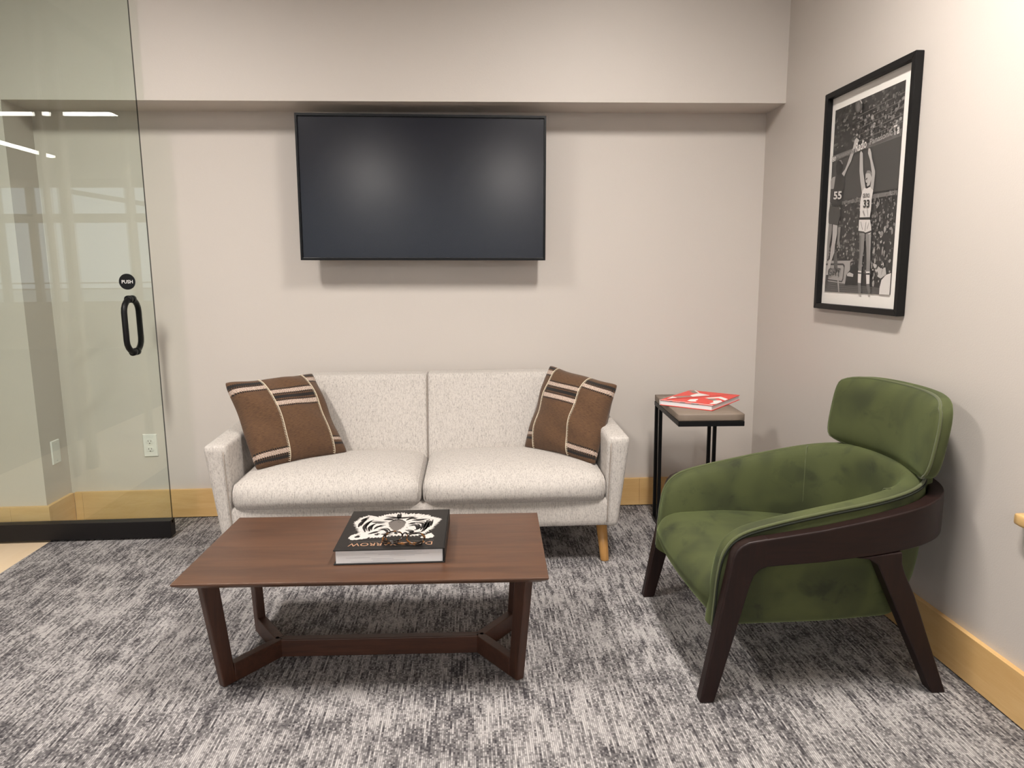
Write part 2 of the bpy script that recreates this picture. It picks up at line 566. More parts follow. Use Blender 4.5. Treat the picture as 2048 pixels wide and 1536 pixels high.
struct(box('exterior_ground', -60, 50, -90, YB - 0.2, -0.5, -0.45, 'exterior_ground'), 'pale ground outside the office windows')

# glazed partition posts beside the door (seen only as reflections)
pt = empty('partition', (-2.40, 0, 0)); struct(pt, 'office partition posts beside the open glass door')
for y0, y1, w in ((-1.39, -1.34, 0.012), (-1.585, -1.525, 0.024), (-2.40, -2.34, 0.016)):
    box('post', -w, w, y0, y1, 0.0, CEIL, 'window_frame', pt)
box('header', -0.02, 0.02, -9.0, -1.39, 2.66, CEIL - 0.001, 'window_frame', pt)

# ------------------------------------------------------------------ linear ceiling lights
def ceiling_light(x0, x1, y0, y1, label, mat='light_diffuser', lip=0.042):
    t = empty('linear_ceiling_light', ((x0 + x1) / 2, (y0 + y1) / 2, CEIL))
    tag(t, label, 'ceiling light', 'linear ceiling lights')
    hx, hy = (x1 - x0) / 2, (y1 - y0) / 2
    # surface box with a deep lip that shields the diffuser from flat views
    fv_, ff_ = [], []
    for (dx, z) in ((0.012, -0.001), (0.012, -lip), (0.002, -lip), (0.002, -0.006)):
        fv_ += [(-hx - dx, -hy - dx, z), (hx + dx, -hy - dx, z), (hx + dx, hy + dx, z), (-hx - dx, hy + dx, z)]
    for r_ in range(3):
        for i in range(4):
            j = (i + 1) % 4
            ff_.append((r_ * 4 + i, r_ * 4 + j, r_ * 4 + 4 + j, r_ * 4 + 4 + i))
    ff_.append((12, 13, 14, 15))
    fix_normals(mesh_obj('housing', fv_, ff_, 'light_housing', t))
    mesh_obj('diffuser', [(-hx, -hy, -0.010), (-hx, hy, -0.010), (hx, hy, -0.010), (hx, -hy, -0.010)], [(0, 1, 2, 3)], mat, t)
W2 = 0.075
for k, (a, b) in enumerate(((-2.35, -1.65), (-9.0, -7.6))):
    ceiling_light(-1.5 - W2, -1.5 + W2, a, b, 'long white linear ceiling light left of the viewer, %s from the sofa wall' % ('nearest', 'farthest')[k])
    ceiling_light(0.66 - W2, 0.66 + W2, a, b, 'long white linear ceiling light near the picture wall, %s from the sofa wall' % ('nearest', 'farthest')[k])
ceiling_light(-6.4, -3.40, -4.53, -4.36, 'linear ceiling light mirrored near the top of the glass door', 'office_light_diffuser', 0.011)
ceiling_light(-5.5, -5.34, -7.1, -5.6, 'slanting linear light mirrored in the middle of the glass door', 'office_light_diffuser', 0.011)
ceiling_light(-7.5, -7.34, -9.0, -7.6, 'short linear light mirrored over the window in the glass door', 'office_light_diffuser', 0.011)

# ================================================================== glass door
YG = -0.28
door = empty('glass_door', (-1.86, YG, 0))
tag(door, 'frameless tinted glass door with black bottom rail and pull handle', 'door')
dv = boxv(-0.47, 0.468, -0.006, 0.006, 0.07, 2.62)
g = mesh_obj('glass_pane', dv, BOXF, None, door, mats=['door_glass', 'glass_edge'], fmat=[1, 1, 0, 1, 0, 1])
o = box('bottom_rail', -0.47, 0.468, -0.026, 0.026, 0.008, 0.086, 'black_rail', door, 0.003, 2)
box('top_rail', -0.47, 0.468, -0.026, 0.026, 2.60, 2.68, 'black_rail', door, 0.003, 2)
# back-to-back pull handle: an oval loop through the glass
hx = 0.369
zc0, zc1, hw, rr = 0.865, 1.097, 0.068, 0.055
path = []
for cz, a0 in ((zc1 - rr, 0), (zc0 + rr, pi)):
    for j in range(11):
        a = a0 + pi * j / 10
        path.append((hx, hw * cos(a), cz + rr * sin(a)))
ph = tube('pull_handle', path, 0.0125, 'black_metal', door, 14, True)
for zz in (zc0, zc1):
    V, F = tube_geo([(hx, -0.024, zz), (hx, -0.0061, zz)], 0.0165, 16)
    tube_geo([(hx, 0.0061, zz), (hx, 0.024, zz)], 0.0165, 16, V=V, F=F)
    mesh_obj('mounting_collar', V, F, 'black_metal', ph, True)
V, F = tube_geo([(0.366, -0.0095, 1.173), (0.366, -0.0061, 1.173)], 0.0345, 40)
dsc = mesh_obj('push_disc', V, F, 'black_metal', door)
dsc['label'] = 'round black disc reading PUSH'
text('lettering', 'PUSH', 'white_ink', dsc, (0.3435, -0.0096, 1.1655), (1, 0, 0), (0, 0, 1), width=0.047, bold=0.012)

# ------------------------------------------------------------------ wall plates
def plate(name, label, mw, blank):
    t = empty(name)
    t.matrix_world = mw
    tag(t, label, 'outlet' if not blank else 'wall plate')
    # local: x right, z up, -y out of the wall
    o = mesh_obj('cover', [(-.0345, 0, -.057), (.0345, 0, -.057), (.0345, 0, .057), (-.0345, 0, .057),
                           (-.0315, -.006, -.054), (.0315, -.006, -.054), (.0315, -.006, .054), (-.0315, -.006, .054)],
                 [(0, 1, 2, 3), (7, 6, 5, 4), (0, 4, 5, 1), (1, 5, 6, 2), (2, 6, 7, 3), (3, 7, 4, 0)], 'white_plastic', t)
    fix_normals(o); bevel(o, 0.0012, 2)
    def disc(nm, x, z, r, mat, par, d=0.0015, n=12):
        V, F = tube_geo([(x, -.0055, z), (x, -.006 - d, z)], r, n)
        return mesh_obj(nm, V, F, mat, par)
    if blank:
        for zz in (-0.042, 0.042): disc('screw', 0, zz, 0.0028, 'screw_metal', t)
    else:
        disc('screw', 0, 0, 0.0022, 'screw_metal', t)
        for zz in (0.0195, -0.0195):
            pts = []
            for j in range(28):
                a = 2 * pi * j / 28
                pts.append((0.0165 * cos(a), max(-0.010, min(0.0135, 0.0165 * sin(a))) + zz))
            f = prism_xz('receptacle', pts, -0.0085, -0.005, 'white_plastic', t)
            bevel(f, 0.0006, 1)
            box('slot', -0.0078, -0.0054, -0.0089, -0.0084, zz - 0.001, zz + 0.0075, 'slot_dark', f)
            box('slot', 0.0052, 0.0076, -0.0089, -0.0084, zz - 0.0005, zz + 0.0068, 'slot_dark', f)
            V, F = tube_geo([(0, -0.0084, zz - 0.008), (0, -0.0089, zz - 0.008)], 0.0028, 10)
            mesh_obj('ground_hole', V, F, 'slot_dark', f)
plate('wall_outlet', 'white double power outlet low on the wall behind the glass door', Matrix.Translation((-1.5865, -0.0002, 0.372)), False)
plate('blank_wall_plate', 'plain white blank cover plate on the return wall', Matrix.Translation((-1.9838, -0.103, 0.374)) @ Matrix.Rotation(pi / 2, 4, 'Z'), True)

# ================================================================== wall screen
tv = empty('wall_screen', (-0.207, -0.16, 1.580))
tv.rotation_euler = (0, math.radians(0.48), 0)
tag(tv, 'large dark switched off flat screen mounted under the soffit', 'television')
hw_, hh_ = 0.5625, 0.3225
box('back_housing', -hw_ + 0.02, hw_ - 0.02, 0.02, 0.06, -hh_ + 0.02, hh_ - 0.02, 'tv_plastic', tv, 0.006)
box('screen', -hw_ + 0.009, hw_ - 0.009, 0.010, 0.022, -hh_ + 0.011, hh_ - 0.009, 'tv_screen', tv)
fv = []
for (w, h, y) in ((hw_, hh_, 0.0), (hw_ - 0.009, hh_ - 0.010, 0.0), (hw_ - 0.009, hh_ - 0.010, 0.012), (hw_, hh_, 0.034)):
    fv += [(-w, y, -h), (w, y, -h), (w, y, h), (-w, y, h)]
ff = []
for a, b in ((0, 1), (1, 2), (3, 0), (2, 3)):
    for i in range(4):
        j = (i + 1) % 4
        ff.append((a * 4 + i, a * 4 + j, b * 4 + j, b * 4 + i))
fix_normals(mesh_obj('bezel', fv, ff, 'tv_plastic', tv))
box('wall_bracket', -0.22, 0.22, 0.06, 0.1595, -0.16, 0.16, 'black_metal', tv, 0.004)

# ================================================================== framed picture on the right wall
PW, PH = 0.455, 0.70
PSX = -0.017            # the print sits a little off centre in its mat
pic = empty('framed_picture', (XW, -0.931, 1.4615))
pic.rotation_euler = (0, 0, -pi / 2)       # local x -> -Y (right as seen), local -y -> -X (towards the room)
tag(pic, 'tall black framed monochrome basketball photograph with white mat', 'picture')
FW, FH, FB, FT = 0.2905, 0.4185, 0.021, 0.029
def bar(pts, y0, y1, nm):
    o = prism_xz(nm, pts, y0, y1, 'black_frame', pic, 0.0015, 1)
i_w, i_h = FW - FB, FH - FB
bar([(-FW, -FH), (FW, -FH), (i_w, -i_h), (-i_w, -i_h)], -FT, -0.0005, 'frame_rail')
bar([(-FW, FH), (-i_w, i_h), (i_w, i_h), (FW, FH)], -FT, -0.0005, 'frame_rail')
bar([(-FW, -FH), (-i_w, -i_h), (-i_w, i_h), (-FW, FH)], -FT, -0.0005, 'frame_stile')
bar([(FW, -FH), (FW, FH), (i_w, i_h), (i_w, -i_h)], -FT, -0.0005, 'frame_stile')
box('mat_board', -i_w, i_w, -0.006, -0.003, -i_h, i_h, 'mat_board', pic)
box('picture_glazing', -i_w, i_w, -0.0185, -0.0165, -i_h, i_h, 'picture_glass', pic)
ART = {'tunnel': [(0, 0.728), (0.41, 0.737), (0.701, 0.742), (1, 0.748), (1, 0.506), (0.679, 0.51), (0.304, 0.498), (0, 0.503)], 'signband': [(0, 0.755), (0.405, 0.763), (0.697, 0.766), (1, 0.783), (1, 0.748), (0.701, 0.742), (0.41, 0.737), (0, 0.722)], 'floor': [(0, 0.066), (0.329, 0.051), (0.846, 0.032), (1, 0.019), (1, 0), (0, 0)], 'sign': [(0, 0.175), (0.479, 0.171), (0.407, 0.166), (0.411, 0.11), (0.342, 0.047), (0, 0.061)], 'sign_dark': [(0.358, 0.098), (0.505, 0.163), (0.566, 0.09), (0.552, 0.041), (0.343, 0.04)], 'blob': [(1, 0.106), (0.938, 0.097), (0.881, 0.072), (0.862, 0.033), (0.863, 0.0), (1, 0.0)], 'cap': [(0.364, 0.1), (0.405, 0.11), (0.469, 0.1), (0.465, 0.085), (0.372, 0.089)], 'ball': [(0.334, 0.973), (0.339, 0.991), (0.366, 0.998), (0.404, 0.994), (0.43, 0.98), (0.442, 0.962), (0.431, 0.943), (0.403, 0.935), (0.365, 0.94), (0.341, 0.956)], 'ball_hi': [(0.384, 0.999), (0.416, 0.994), (0.439, 0.976), (0.425, 0.976), (0.411, 0.989)], 'p33_armL': [(0.455, 0.725), (0.471, 0.735), (0.498, 0.72), (0.522, 0.628), (0.558, 0.564), (0.583, 0.525), (0.525, 0.517), (0.489, 0.582), (0.467, 0.633)], 'p33_armR': [(0.576, 0.712), (0.578, 0.736), (0.601, 0.733), (0.623, 0.711), (0.636, 0.682), (0.695, 0.613), (0.697, 0.601), (0.687, 0.526), (0.66, 0.52), (0.64, 0.529), (0.655, 0.6), (0.615, 0.672)], 'p33_head': [(0.567, 0.575), (0.561, 0.608), (0.581, 0.625), (0.617, 0.622), (0.649, 0.605), (0.652, 0.577), (0.631, 0.55), (0.597, 0.545)], 'p33_hair': [(0.567, 0.61), (0.581, 0.626), (0.62, 0.623), (0.654, 0.605), (0.65, 0.589), (0.626, 0.607), (0.59, 0.612)], 'p33_torso': [(0.529, 0.524), (0.554, 0.542), (0.595, 0.535), (0.639, 0.54), (0.687, 0.521), (0.674, 0.475), (0.674, 0.429), (0.665, 0.386), (0.519, 0.394), (0.51, 0.474)], 'p33_belt': [(0.517, 0.394), (0.666, 0.388), (0.673, 0.375), (0.515, 0.382)], 'p33_shorts': [(0.512, 0.382), (0.673, 0.375), (0.705, 0.311), (0.674, 0.302), (0.616, 0.312), (0.6, 0.306), (0.511, 0.314)], 'p33_hem': [(0.51, 0.326), (0.597, 0.318), (0.616, 0.312), (0.701, 0.321), (0.705, 0.311), (0.673, 0.307), (0.617, 0.305), (0.594, 0.308), (0.511, 0.314)], 'p33_legL': [(0.526, 0.311), (0.612, 0.306), (0.607, 0.251), (0.609, 0.219), (0.599, 0.191), (0.598, 0.116), (0.549, 0.118), (0.545, 0.171), (0.557, 0.228)], 'p33_legR': [(0.619, 0.306), (0.701, 0.307), (0.709, 0.248), (0.71, 0.209), (0.716, 0.169), (0.718, 0.114), (0.667, 0.114), (0.66, 0.17), (0.649, 0.226)], 'p33_sockL': [(0.546, 0.118), (0.598, 0.116), (0.6, 0.053), (0.555, 0.055)], 'p33_sockR': [(0.665, 0.114), (0.719, 0.114), (0.726, 0.051), (0.683, 0.05)], 'p33_strL': [(0.547, 0.11), (0.597, 0.108), (0.598, 0.101), (0.548, 0.103)], 'p33_strR': [(0.667, 0.105), (0.719, 0.106), (0.721, 0.097), (0.669, 0.097)], 'p33_shoeL': [(0.555, 0.055), (0.6, 0.053), (0.618, 0.013), (0.607, 0.0), (0.574, 0.001)], 'p33_shoeR': [(0.683, 0.05), (0.726, 0.051), (0.749, 0.015), (0.743, 0.0), (0.716, 0.003), (0.693, 0.03)], 'p55_arm': [(0.187, 0.645), (0.234, 0.662), (0.29, 0.708), (0.342, 0.765), (0.361, 0.801), (0.384, 0.811), (0.43, 0.793), (0.403, 0.775), (0.375, 0.758), (0.324, 0.696), (0.273, 0.663), (0.228, 0.624)], 'p55_head': [(0.081, 0.689), (0.09, 0.714), (0.129, 0.722), (0.174, 0.711), (0.196, 0.687), (0.184, 0.658), (0.151, 0.639), (0.096, 0.646)], 'p55_headhi': [(0.123, 0.721), (0.163, 0.719), (0.194, 0.698), (0.186, 0.692), (0.158, 0.711)], 'p55_shL': [(0.003, 0.621), (0.035, 0.638), (0.09, 0.638), (0.076, 0.601), (0.061, 0.572), (0.011, 0.575)], 'p55_torso': [(0.083, 0.641), (0.157, 0.643), (0.227, 0.628), (0.246, 0.584), (0.223, 0.542), (0.216, 0.491), (0.219, 0.473), (0.035, 0.484), (0.063, 0.563)], 'p55_shorts': [(0.01, 0.479), (0.159, 0.468), (0.191, 0.452), (0.205, 0.417), (0.165, 0.368), (0.076, 0.378), (0.007, 0.386), (0.0, 0.441)], 'p55_legL': [(0.011, 0.383), (0.072, 0.378), (0.073, 0.324), (0.05, 0.264), (0.044, 0.185), (0.009, 0.186), (0.004, 0.287)], 'p55_legR': [(0.086, 0.376), (0.165, 0.367), (0.167, 0.321), (0.143, 0.262), (0.14, 0.219), (0.101, 0.176), (0.066, 0.181), (0.076, 0.237), (0.091, 0.288)], 'p55_sock': [(0.052, 0.181), (0.104, 0.178), (0.061, 0.095), (0.019, 0.095)], 'p55_shoe': [(0.019, 0.095), (0.061, 0.095), (0.055, 0.053), (0.033, 0.021), (0.015, 0.021)], 'leg3': [(0.139, 0.223), (0.187, 0.218), (0.213, 0.115), (0.189, 0.1), (0.161, 0.106), (0.135, 0.176)], 'leg3b': [(0.202, 0.104), (0.23, 0.106), (0.264, 0.001), (0.248, 0.0)], 'hand': [(0.174, 0.355), (0.219, 0.358), (0.213, 0.286), (0.241, 0.243), (0.215, 0.241), (0.178, 0.265)], 'ref': [(0.735, 0.157), (0.791, 0.149), (0.859, 0.129), (0.921, 0.133), (0.938, 0.099), (0.869, 0.079), (0.825, 0.087), (0.761, 0.138)]}
pv, pf, pm = [], [], []
art_level = [0]
def art_poly(pts, grey, step=True):
    if step: art_level[0] += 1
    y = -0.0066 - 0.00008 * art_level[0]
    b = len(pv)
    for s, t in pts:
        pv.append(((s - 0.5) * PW + PSX, y, (t - 0.5) * PH))
    pf.append(tuple(range(b, b + len(pts)))); pm.append(grey)
rg = random.Random(5)
def blobs(n, s0, s1, t0, t1, w, h, greys, slope=0.0):
    art_level[0] += 1
    for _ in range(n):
        s, t = rg.uniform(s0, s1), rg.uniform(t0, t1)
        t += slope * (s - 0.5)
        ww, hh = w * rg.uniform(0.4, 1.3), h * rg.uniform(0.4, 1.3)
        k = rg.randint(5, 7); a0 = rg.random() * 6
        pts = [(min(1, max(0, s + ww * cos(a0 + 2 * pi * j / k) * rg.uniform(.6, 1.1))), min(1, max(0, t + hh * sin(a0 + 2 * pi * j / k) * rg.uniform(.6, 1.1)))) for j in range(k)]
        art_poly(pts, rg.choice(greys), False)
        art_level[0] += 0.002
art_poly([(0, 0), (1, 0), (1, 1), (0, 1)], 1)
blobs(330, 0, 1, 0.78, 1.0, 0.024, 0.010, [0, 1, 1, 2, 2, 3, 3, 4])
blobs(110, 0.35, 1, 0.78, 0.93, 0.018, 0.011, [3, 4, 5, 5, 6, 2, 0])
for k in range(5):
    t = 0.80 + 0.033 * k
    art_poly([(0.36, t - 0.014), (1.0, t + 0.012), (1.0, t + 0.0155), (0.36, t - 0.0115)], 4)
    blobs(26, 0.3, 1, t, t + 0.02, 0.016, 0.009, [0, 1, 2, 4, 5], 0.03)
blobs(430, 0, 1, 0.07, 0.50, 0.020, 0.0105, [0, 1, 1, 2, 3, 3, 4, 5])
blobs(150, 0, 1, 0.14, 0.47, 0.009, 0.008, [4, 5, 6, 6, 7])
blobs(90, 0.7, 1, 0.04, 0.47, 0.016, 0.016, [0, 0, 1, 2, 5, 6])
art_poly(ART['tunnel'], 2)
art_poly([(0.0, 0.498), (0.304, 0.494), (0.679, 0.500), (1.0, 0.498), (1.0, 0.478), (0.68, 0.48), (0.3, 0.475), (0.0, 0.48)], 4)
blobs(60, 0, 1, 0.475, 0.497, 0.010, 0.008, [1, 2, 4, 5])
art_poly(ART['signband'], 4)
art_poly(ART['floor'], 3)
for k in range(9):
    t = 0.005 + 0.006 * k
    art_poly([(0.1, t), (0.85, t * 0.6), (0.85, t * 0.6 + 0.0014), (0.1, t + 0.0016)], 4 if k % 2 else 2)
art_poly(ART['sign'], 6)
for a, b in ((0.0, 0.012), (0.018, 0.024)):
    art_poly([(0.0, 0.150 - a), (0.29, 0.148 - a), (0.31, 0.135 - a), (0.31, 0.145), (0.29, 0.158 - a), (0.0, 0.160 - a)], 2)
    break
art_poly([(0.29, 0.148), (0.31, 0.140), (0.30, 0.075), (0.285, 0.062), (0.03, 0.072), (0.03, 0.066), (0.295, 0.055), (0.315, 0.073), (0.325, 0.145), (0.30, 0.158)], 2)
art_poly(ART['sign_dark'], 0)
art_poly(ART['cap'], 7)
art_poly(ART['ref'], 7); blobs(14, 0.74, 0.93, 0.09, 0.15, 0.014, 0.012, [1, 3, 6, 8])
art_poly(ART['blob'], 8)
art_poly(ART['ball'], 3); art_poly([(0.355, 0.975), (0.385, 0.99), (0.41, 0.96), (0.39, 0.942), (0.36, 0.95)], 4); art_poly(ART['ball_hi'], 7)
for nm, gr in (('leg3', 3), ('leg3b', 6), ('hand', 5), ('p55_legL', 5), ('p55_legR', 7), ('p55_shorts', 2), ('p55_shL', 6), ('p55_arm', 7), ('p55_torso', 1), ('p55_head', 0), ('p55_headhi', 5), ('p55_sock', 7), ('p55_shoe', 2),
               ('p33_armL', 7), ('p33_armR', 7), ('p33_head', 7), ('p33_hair', 5), ('p33_torso', 8), ('p33_legL', 5), ('p33_legR', 5), ('p33_shorts', 8), ('p33_hem', 2), ('p33_belt', 0), ('p33_sockL', 8), ('p33_sockR', 8), ('p33_strL', 1), ('p33_strR', 1), ('p33_shoeL', 4), ('p33_shoeR', 4)):
    art_poly(ART[nm], gr)
# limb light and face marks
for pts, gr in (([(0.215, 0.636), (0.25, 0.664), (0.335, 0.757), (0.345, 0.752), (0.265, 0.65)], 7), ([(0.10, 0.37), (0.13, 0.365), (0.12, 0.25), (0.10, 0.2), (0.085, 0.2), (0.105, 0.27)], 7),
                ([(0.535, 0.30), (0.56, 0.30), (0.57, 0.22), (0.56, 0.13), (0.555, 0.17)], 4), ([(0.68, 0.30), (0.70, 0.30), (0.705, 0.21), (0.708, 0.13), (0.695, 0.2)], 6),
                ([(0.575, 0.585), (0.595, 0.590), (0.596, 0.584), (0.576, 0.579)], 2), ([(0.578, 0.560), (0.596, 0.566), (0.598, 0.556), (0.585, 0.553)], 1),
                ([(0.47, 0.72), (0.48, 0.72), (0.50, 0.62), (0.53, 0.55), (0.52, 0.55), (0.485, 0.62)], 7), ([(0.63, 0.67), (0.64, 0.67), (0.69, 0.605), (0.67, 0.53), (0.66, 0.53), (0.675, 0.60)], 7),
                ([(0.56, 0.42), (0.57, 0.43), (0.60, 0.40), (0.595, 0.397)], 6), ([(0.62, 0.43), (0.63, 0.43), (0.645, 0.395), (0.64, 0.394)], 6),
                ([(0.54, 0.37), (0.545, 0.372), (0.58, 0.33), (0.575, 0.328)], 5), ([(0.62, 0.365), (0.625, 0.367), (0.615, 0.32), (0.61, 0.32)], 5), ([(0.66, 0.36), (0.665, 0.362), (0.645, 0.33), (0.64, 0.33)], 5)):
    art_poly(pts, gr)
pr = mesh_obj('printed_photograph', pv, pf, None, pic, mats=['print_grey_%d' % i for i in range(len(GREYS))], fmat=pm)
TY = -0.0066 - 0.00008 * (art_level[0] + 2)
def ptext(body, a, b, h, grey, bold=0.02):
    A = Vector(((a[0] - .5) * PW + PSX, TY, (a[1] - .5) * PH)); B = Vector(((b[0] - .5) * PW + PSX, TY, (b[1] - .5) * PH))
    d = (B - A); L = d.length; d.normalize()
    u = Vector((0, 0, 1))
    text('lettering', body, 'print_grey_%d' % grey, pr, A, d, u, width=L, height=h * PH, bold=bold, depth=0.0)
ptext('Radio', (0.396, 0.735), (0.555, 0.742), 0.046, 8)
ptext('Panasonic', (0.60, 0.749), (0.901, 0.762), 0.030, 6)
ptext('Ta', (0.912, 0.758), (0.99, 0.760), 0.046, 8)
ptext('780', (0.002, 0.718), (0.082, 0.722), 0.026, 8)
ptext('Panasonic', (0.09, 0.727), (0.38, 0.738), 0.024, 5)
ptext('55', (0.082, 0.513), (0.218, 0.506), 0.043, 8, 0.03)
ptext('33', (0.566, 0.441), (0.655, 0.436), 0.040, 1, 0.03)
ptext('GHT', (0.062, 0.090), (0.275, 0.088), 0.044, 2)
ptext('CELTICS', (0.548, 0.493), (0.648, 0.488), 0.020, 2)

# wooden ledge end on the right wall
lg = empty('wooden_ledge', (XW, -1.832, 0.552))
tag(lg, 'end of a light maple ledge on the wall at the right edge', 'ledge')
rbox('board', (-0.034, -1.15, -0.017), (-0.0002, 0.024, 0.016), 0.008, 'maple_y', lg, (6, 16, 6))
box('support', -0.020, -0.0002, -1.1, -0.015, -0.065, -0.0175, 'maple_y', lg, 0.002, 1)

# ================================================================== sofa
sofa = empty('sofa', (-0.208, -0.42, 0))
tag(sofa, 'two seat oatmeal fabric sofa with tapered wooden legs', 'sofa')
SO = Vector((-0.208, -0.42, 0))
def L3(x, y, z): return (x - SO.x, y - SO.y, z)
def sbox(name, lo, hi, r, n=(14, 14, 10), fn=None, mat='sofa_fabric', parent=None):
    f2 = (lambda p: fn(p)) if fn else None
    return rbox(name, L3(*lo), L3(*hi), r, mat, parent or sofa, n, f2)
# base
sbox('base_frame', (-1.0, -0.762, 0.168), (0.588, -0.10, 0.29), 0.022, (20, 10, 6))
# arms: splayed outwards, top sloping slightly to the front
for s in (-1, 1):
    def arm(p, s=s):
        w = p + SO
        t = (w.z - 0.168) / 0.37
        x = abs(w.x + 0.208)                # 0.745..0.845 from the centre
        x = x + t * (0.006 + 0.038 * (x - 0.742) / 0.053)
        z = w.z + (w.y + 0.765) * 0.030 * t
        y = w.y - t * 0.012 if w.y < -0.6 else w.y
        return Vector((-0.208 + s * x, y, z)) - SO
    a0, a1 = (0.742, 0.795)
    x0, x1 = (-0.208 - a1, -0.208 - a0) if s < 0 else (-0.208 + a0, -0.208 + a1)
    am = sbox('arm', (x0, -0.762, 0.168), (x1, -0.085, 0.545), 0.016, (8, 18, 14), arm)
    # piped seam lines on the arm front
    inner = -0.208 + s * 0.748
    pth = [L3(inner + s * 0.012 * ((z - .168) / .37), -0.7645 - 0.012 * (z - .168) / .37, z) for z in [0.19 + 0.33 * i / 10 for i in range(11)]]
    tube('seam', pth, 0.0022, 'sofa_seam', am, 5)
# tight back in two halves
for s in (-1, 1):
    def bk(p, s=s):
        w = p + SO
        t = (w.z - 0.33) / 0.40
        lean = -0.105 * (1 - t) * (1.0 if w.y < -0.16 else 0.3)
        fx = min(1.0, abs((w.x + 0.208) / 0.36 - s * 1.0))
        bul = -0.012 * (1 - fx * fx) * (1 - (2 * t - 1) ** 2) if w.y < -0.16 else 0
        xo = w.x - s * 0.105 * max(0, t) ** 2 * min(1, abs(w.x + 0.208) / 0.69) ** 6
        return Vector((xo, w.y + lean + bul, w.z)) - SO
    x0, x1 = ((-0.925, -0.2083) if s < 0 else (-0.2077, 0.510))
    sbox('back_cushion', (x0, -0.215, 0.30), (x1, -0.085, 0.735), 0.014, (18, 6, 16), bk)
V, F = tube_geo([L3(-0.208, -0.216 - 0.105 * (1 - t) + 0.004, 0.33 + 0.40 * t) for t in [i / 8 for i in range(9)]], 0.002, 6)
mesh_obj('back_seam', V, F, 'sofa_seam', sofa, True)
# seat cushions
for s in (-1, 1):
    x0, x1 = ((-0.956, -0.2095) if s < 0 else (-0.2065, 0.540))
    xc = (x0 + x1) / 2; hx_ = (x1 - x0) / 2
    def sc_(p, xc=xc, hx_=hx_):
        w = p + SO
        px = (w.x - xc) / hx_
        py = (w.y + 0.535) / 0.245
        t = (w.z - 0.272) / 0.115
        crown = 0.040 * (1 - abs(px) ** 4) * max(0, 1 - abs(py) ** 3) * max(0, t)
        front = -0.018 * max(0, -py) ** 4 * (1 - abs(px) ** 3) * (1 - (2 * t - 1) ** 2)
        wr = 0.0018 * sin(w.x * 60 + w.z * 40) * max(0, abs(px) - 0.8) * 5 * max(0, -py)
        return Vector((w.x, w.y + front + wr, w.z + crown)) - SO
    cs = sbox('seat_cushion', (x0, -0.778, 0.272), (x1, -0.29, 0.387), 0.044, (22, 20, 12), sc_)
    # piping along both ends of the cushion, over the front and the top
    for e in (-1, 1):
        xe = xc + e * (hx_ - 0.013)
        pts = [(xe, -0.7655, 0.305), (xe, -0.7655, 0.335)]
        for q in range(7):
            a = pi - q / 6 * pi / 2
            pts.append((xe, -0.734 + 0.0315 * cos(a), 0.343 + 0.0315 * sin(a)))
        pts += [(xe, -0.60, 0.3745), (xe, -0.45, 0.3745), (xe, -0.35, 0.374)]
        tube('cushion_piping', [sc_(Vector(p) - SO) + Vector((0, 0, 0.0004)) for p in pts], 0.0026, 'sofa_fabric', cs, 5)
for lx, ly, dx, dy in ((0.545, -0.70, -0.014, 0.018), (-0.961, -0.70, 0.014, 0.018), (0.545, -0.16, -0.014, -0.018), (-0.961, -0.16, 0.014, -0.018)):
    lathe('leg', [(0.0165, 0.0), (0.018, 0.004), (0.0235, 0.175)], 'oak_leg', sofa, 20, L3(lx, ly, 0), (dx, dy))

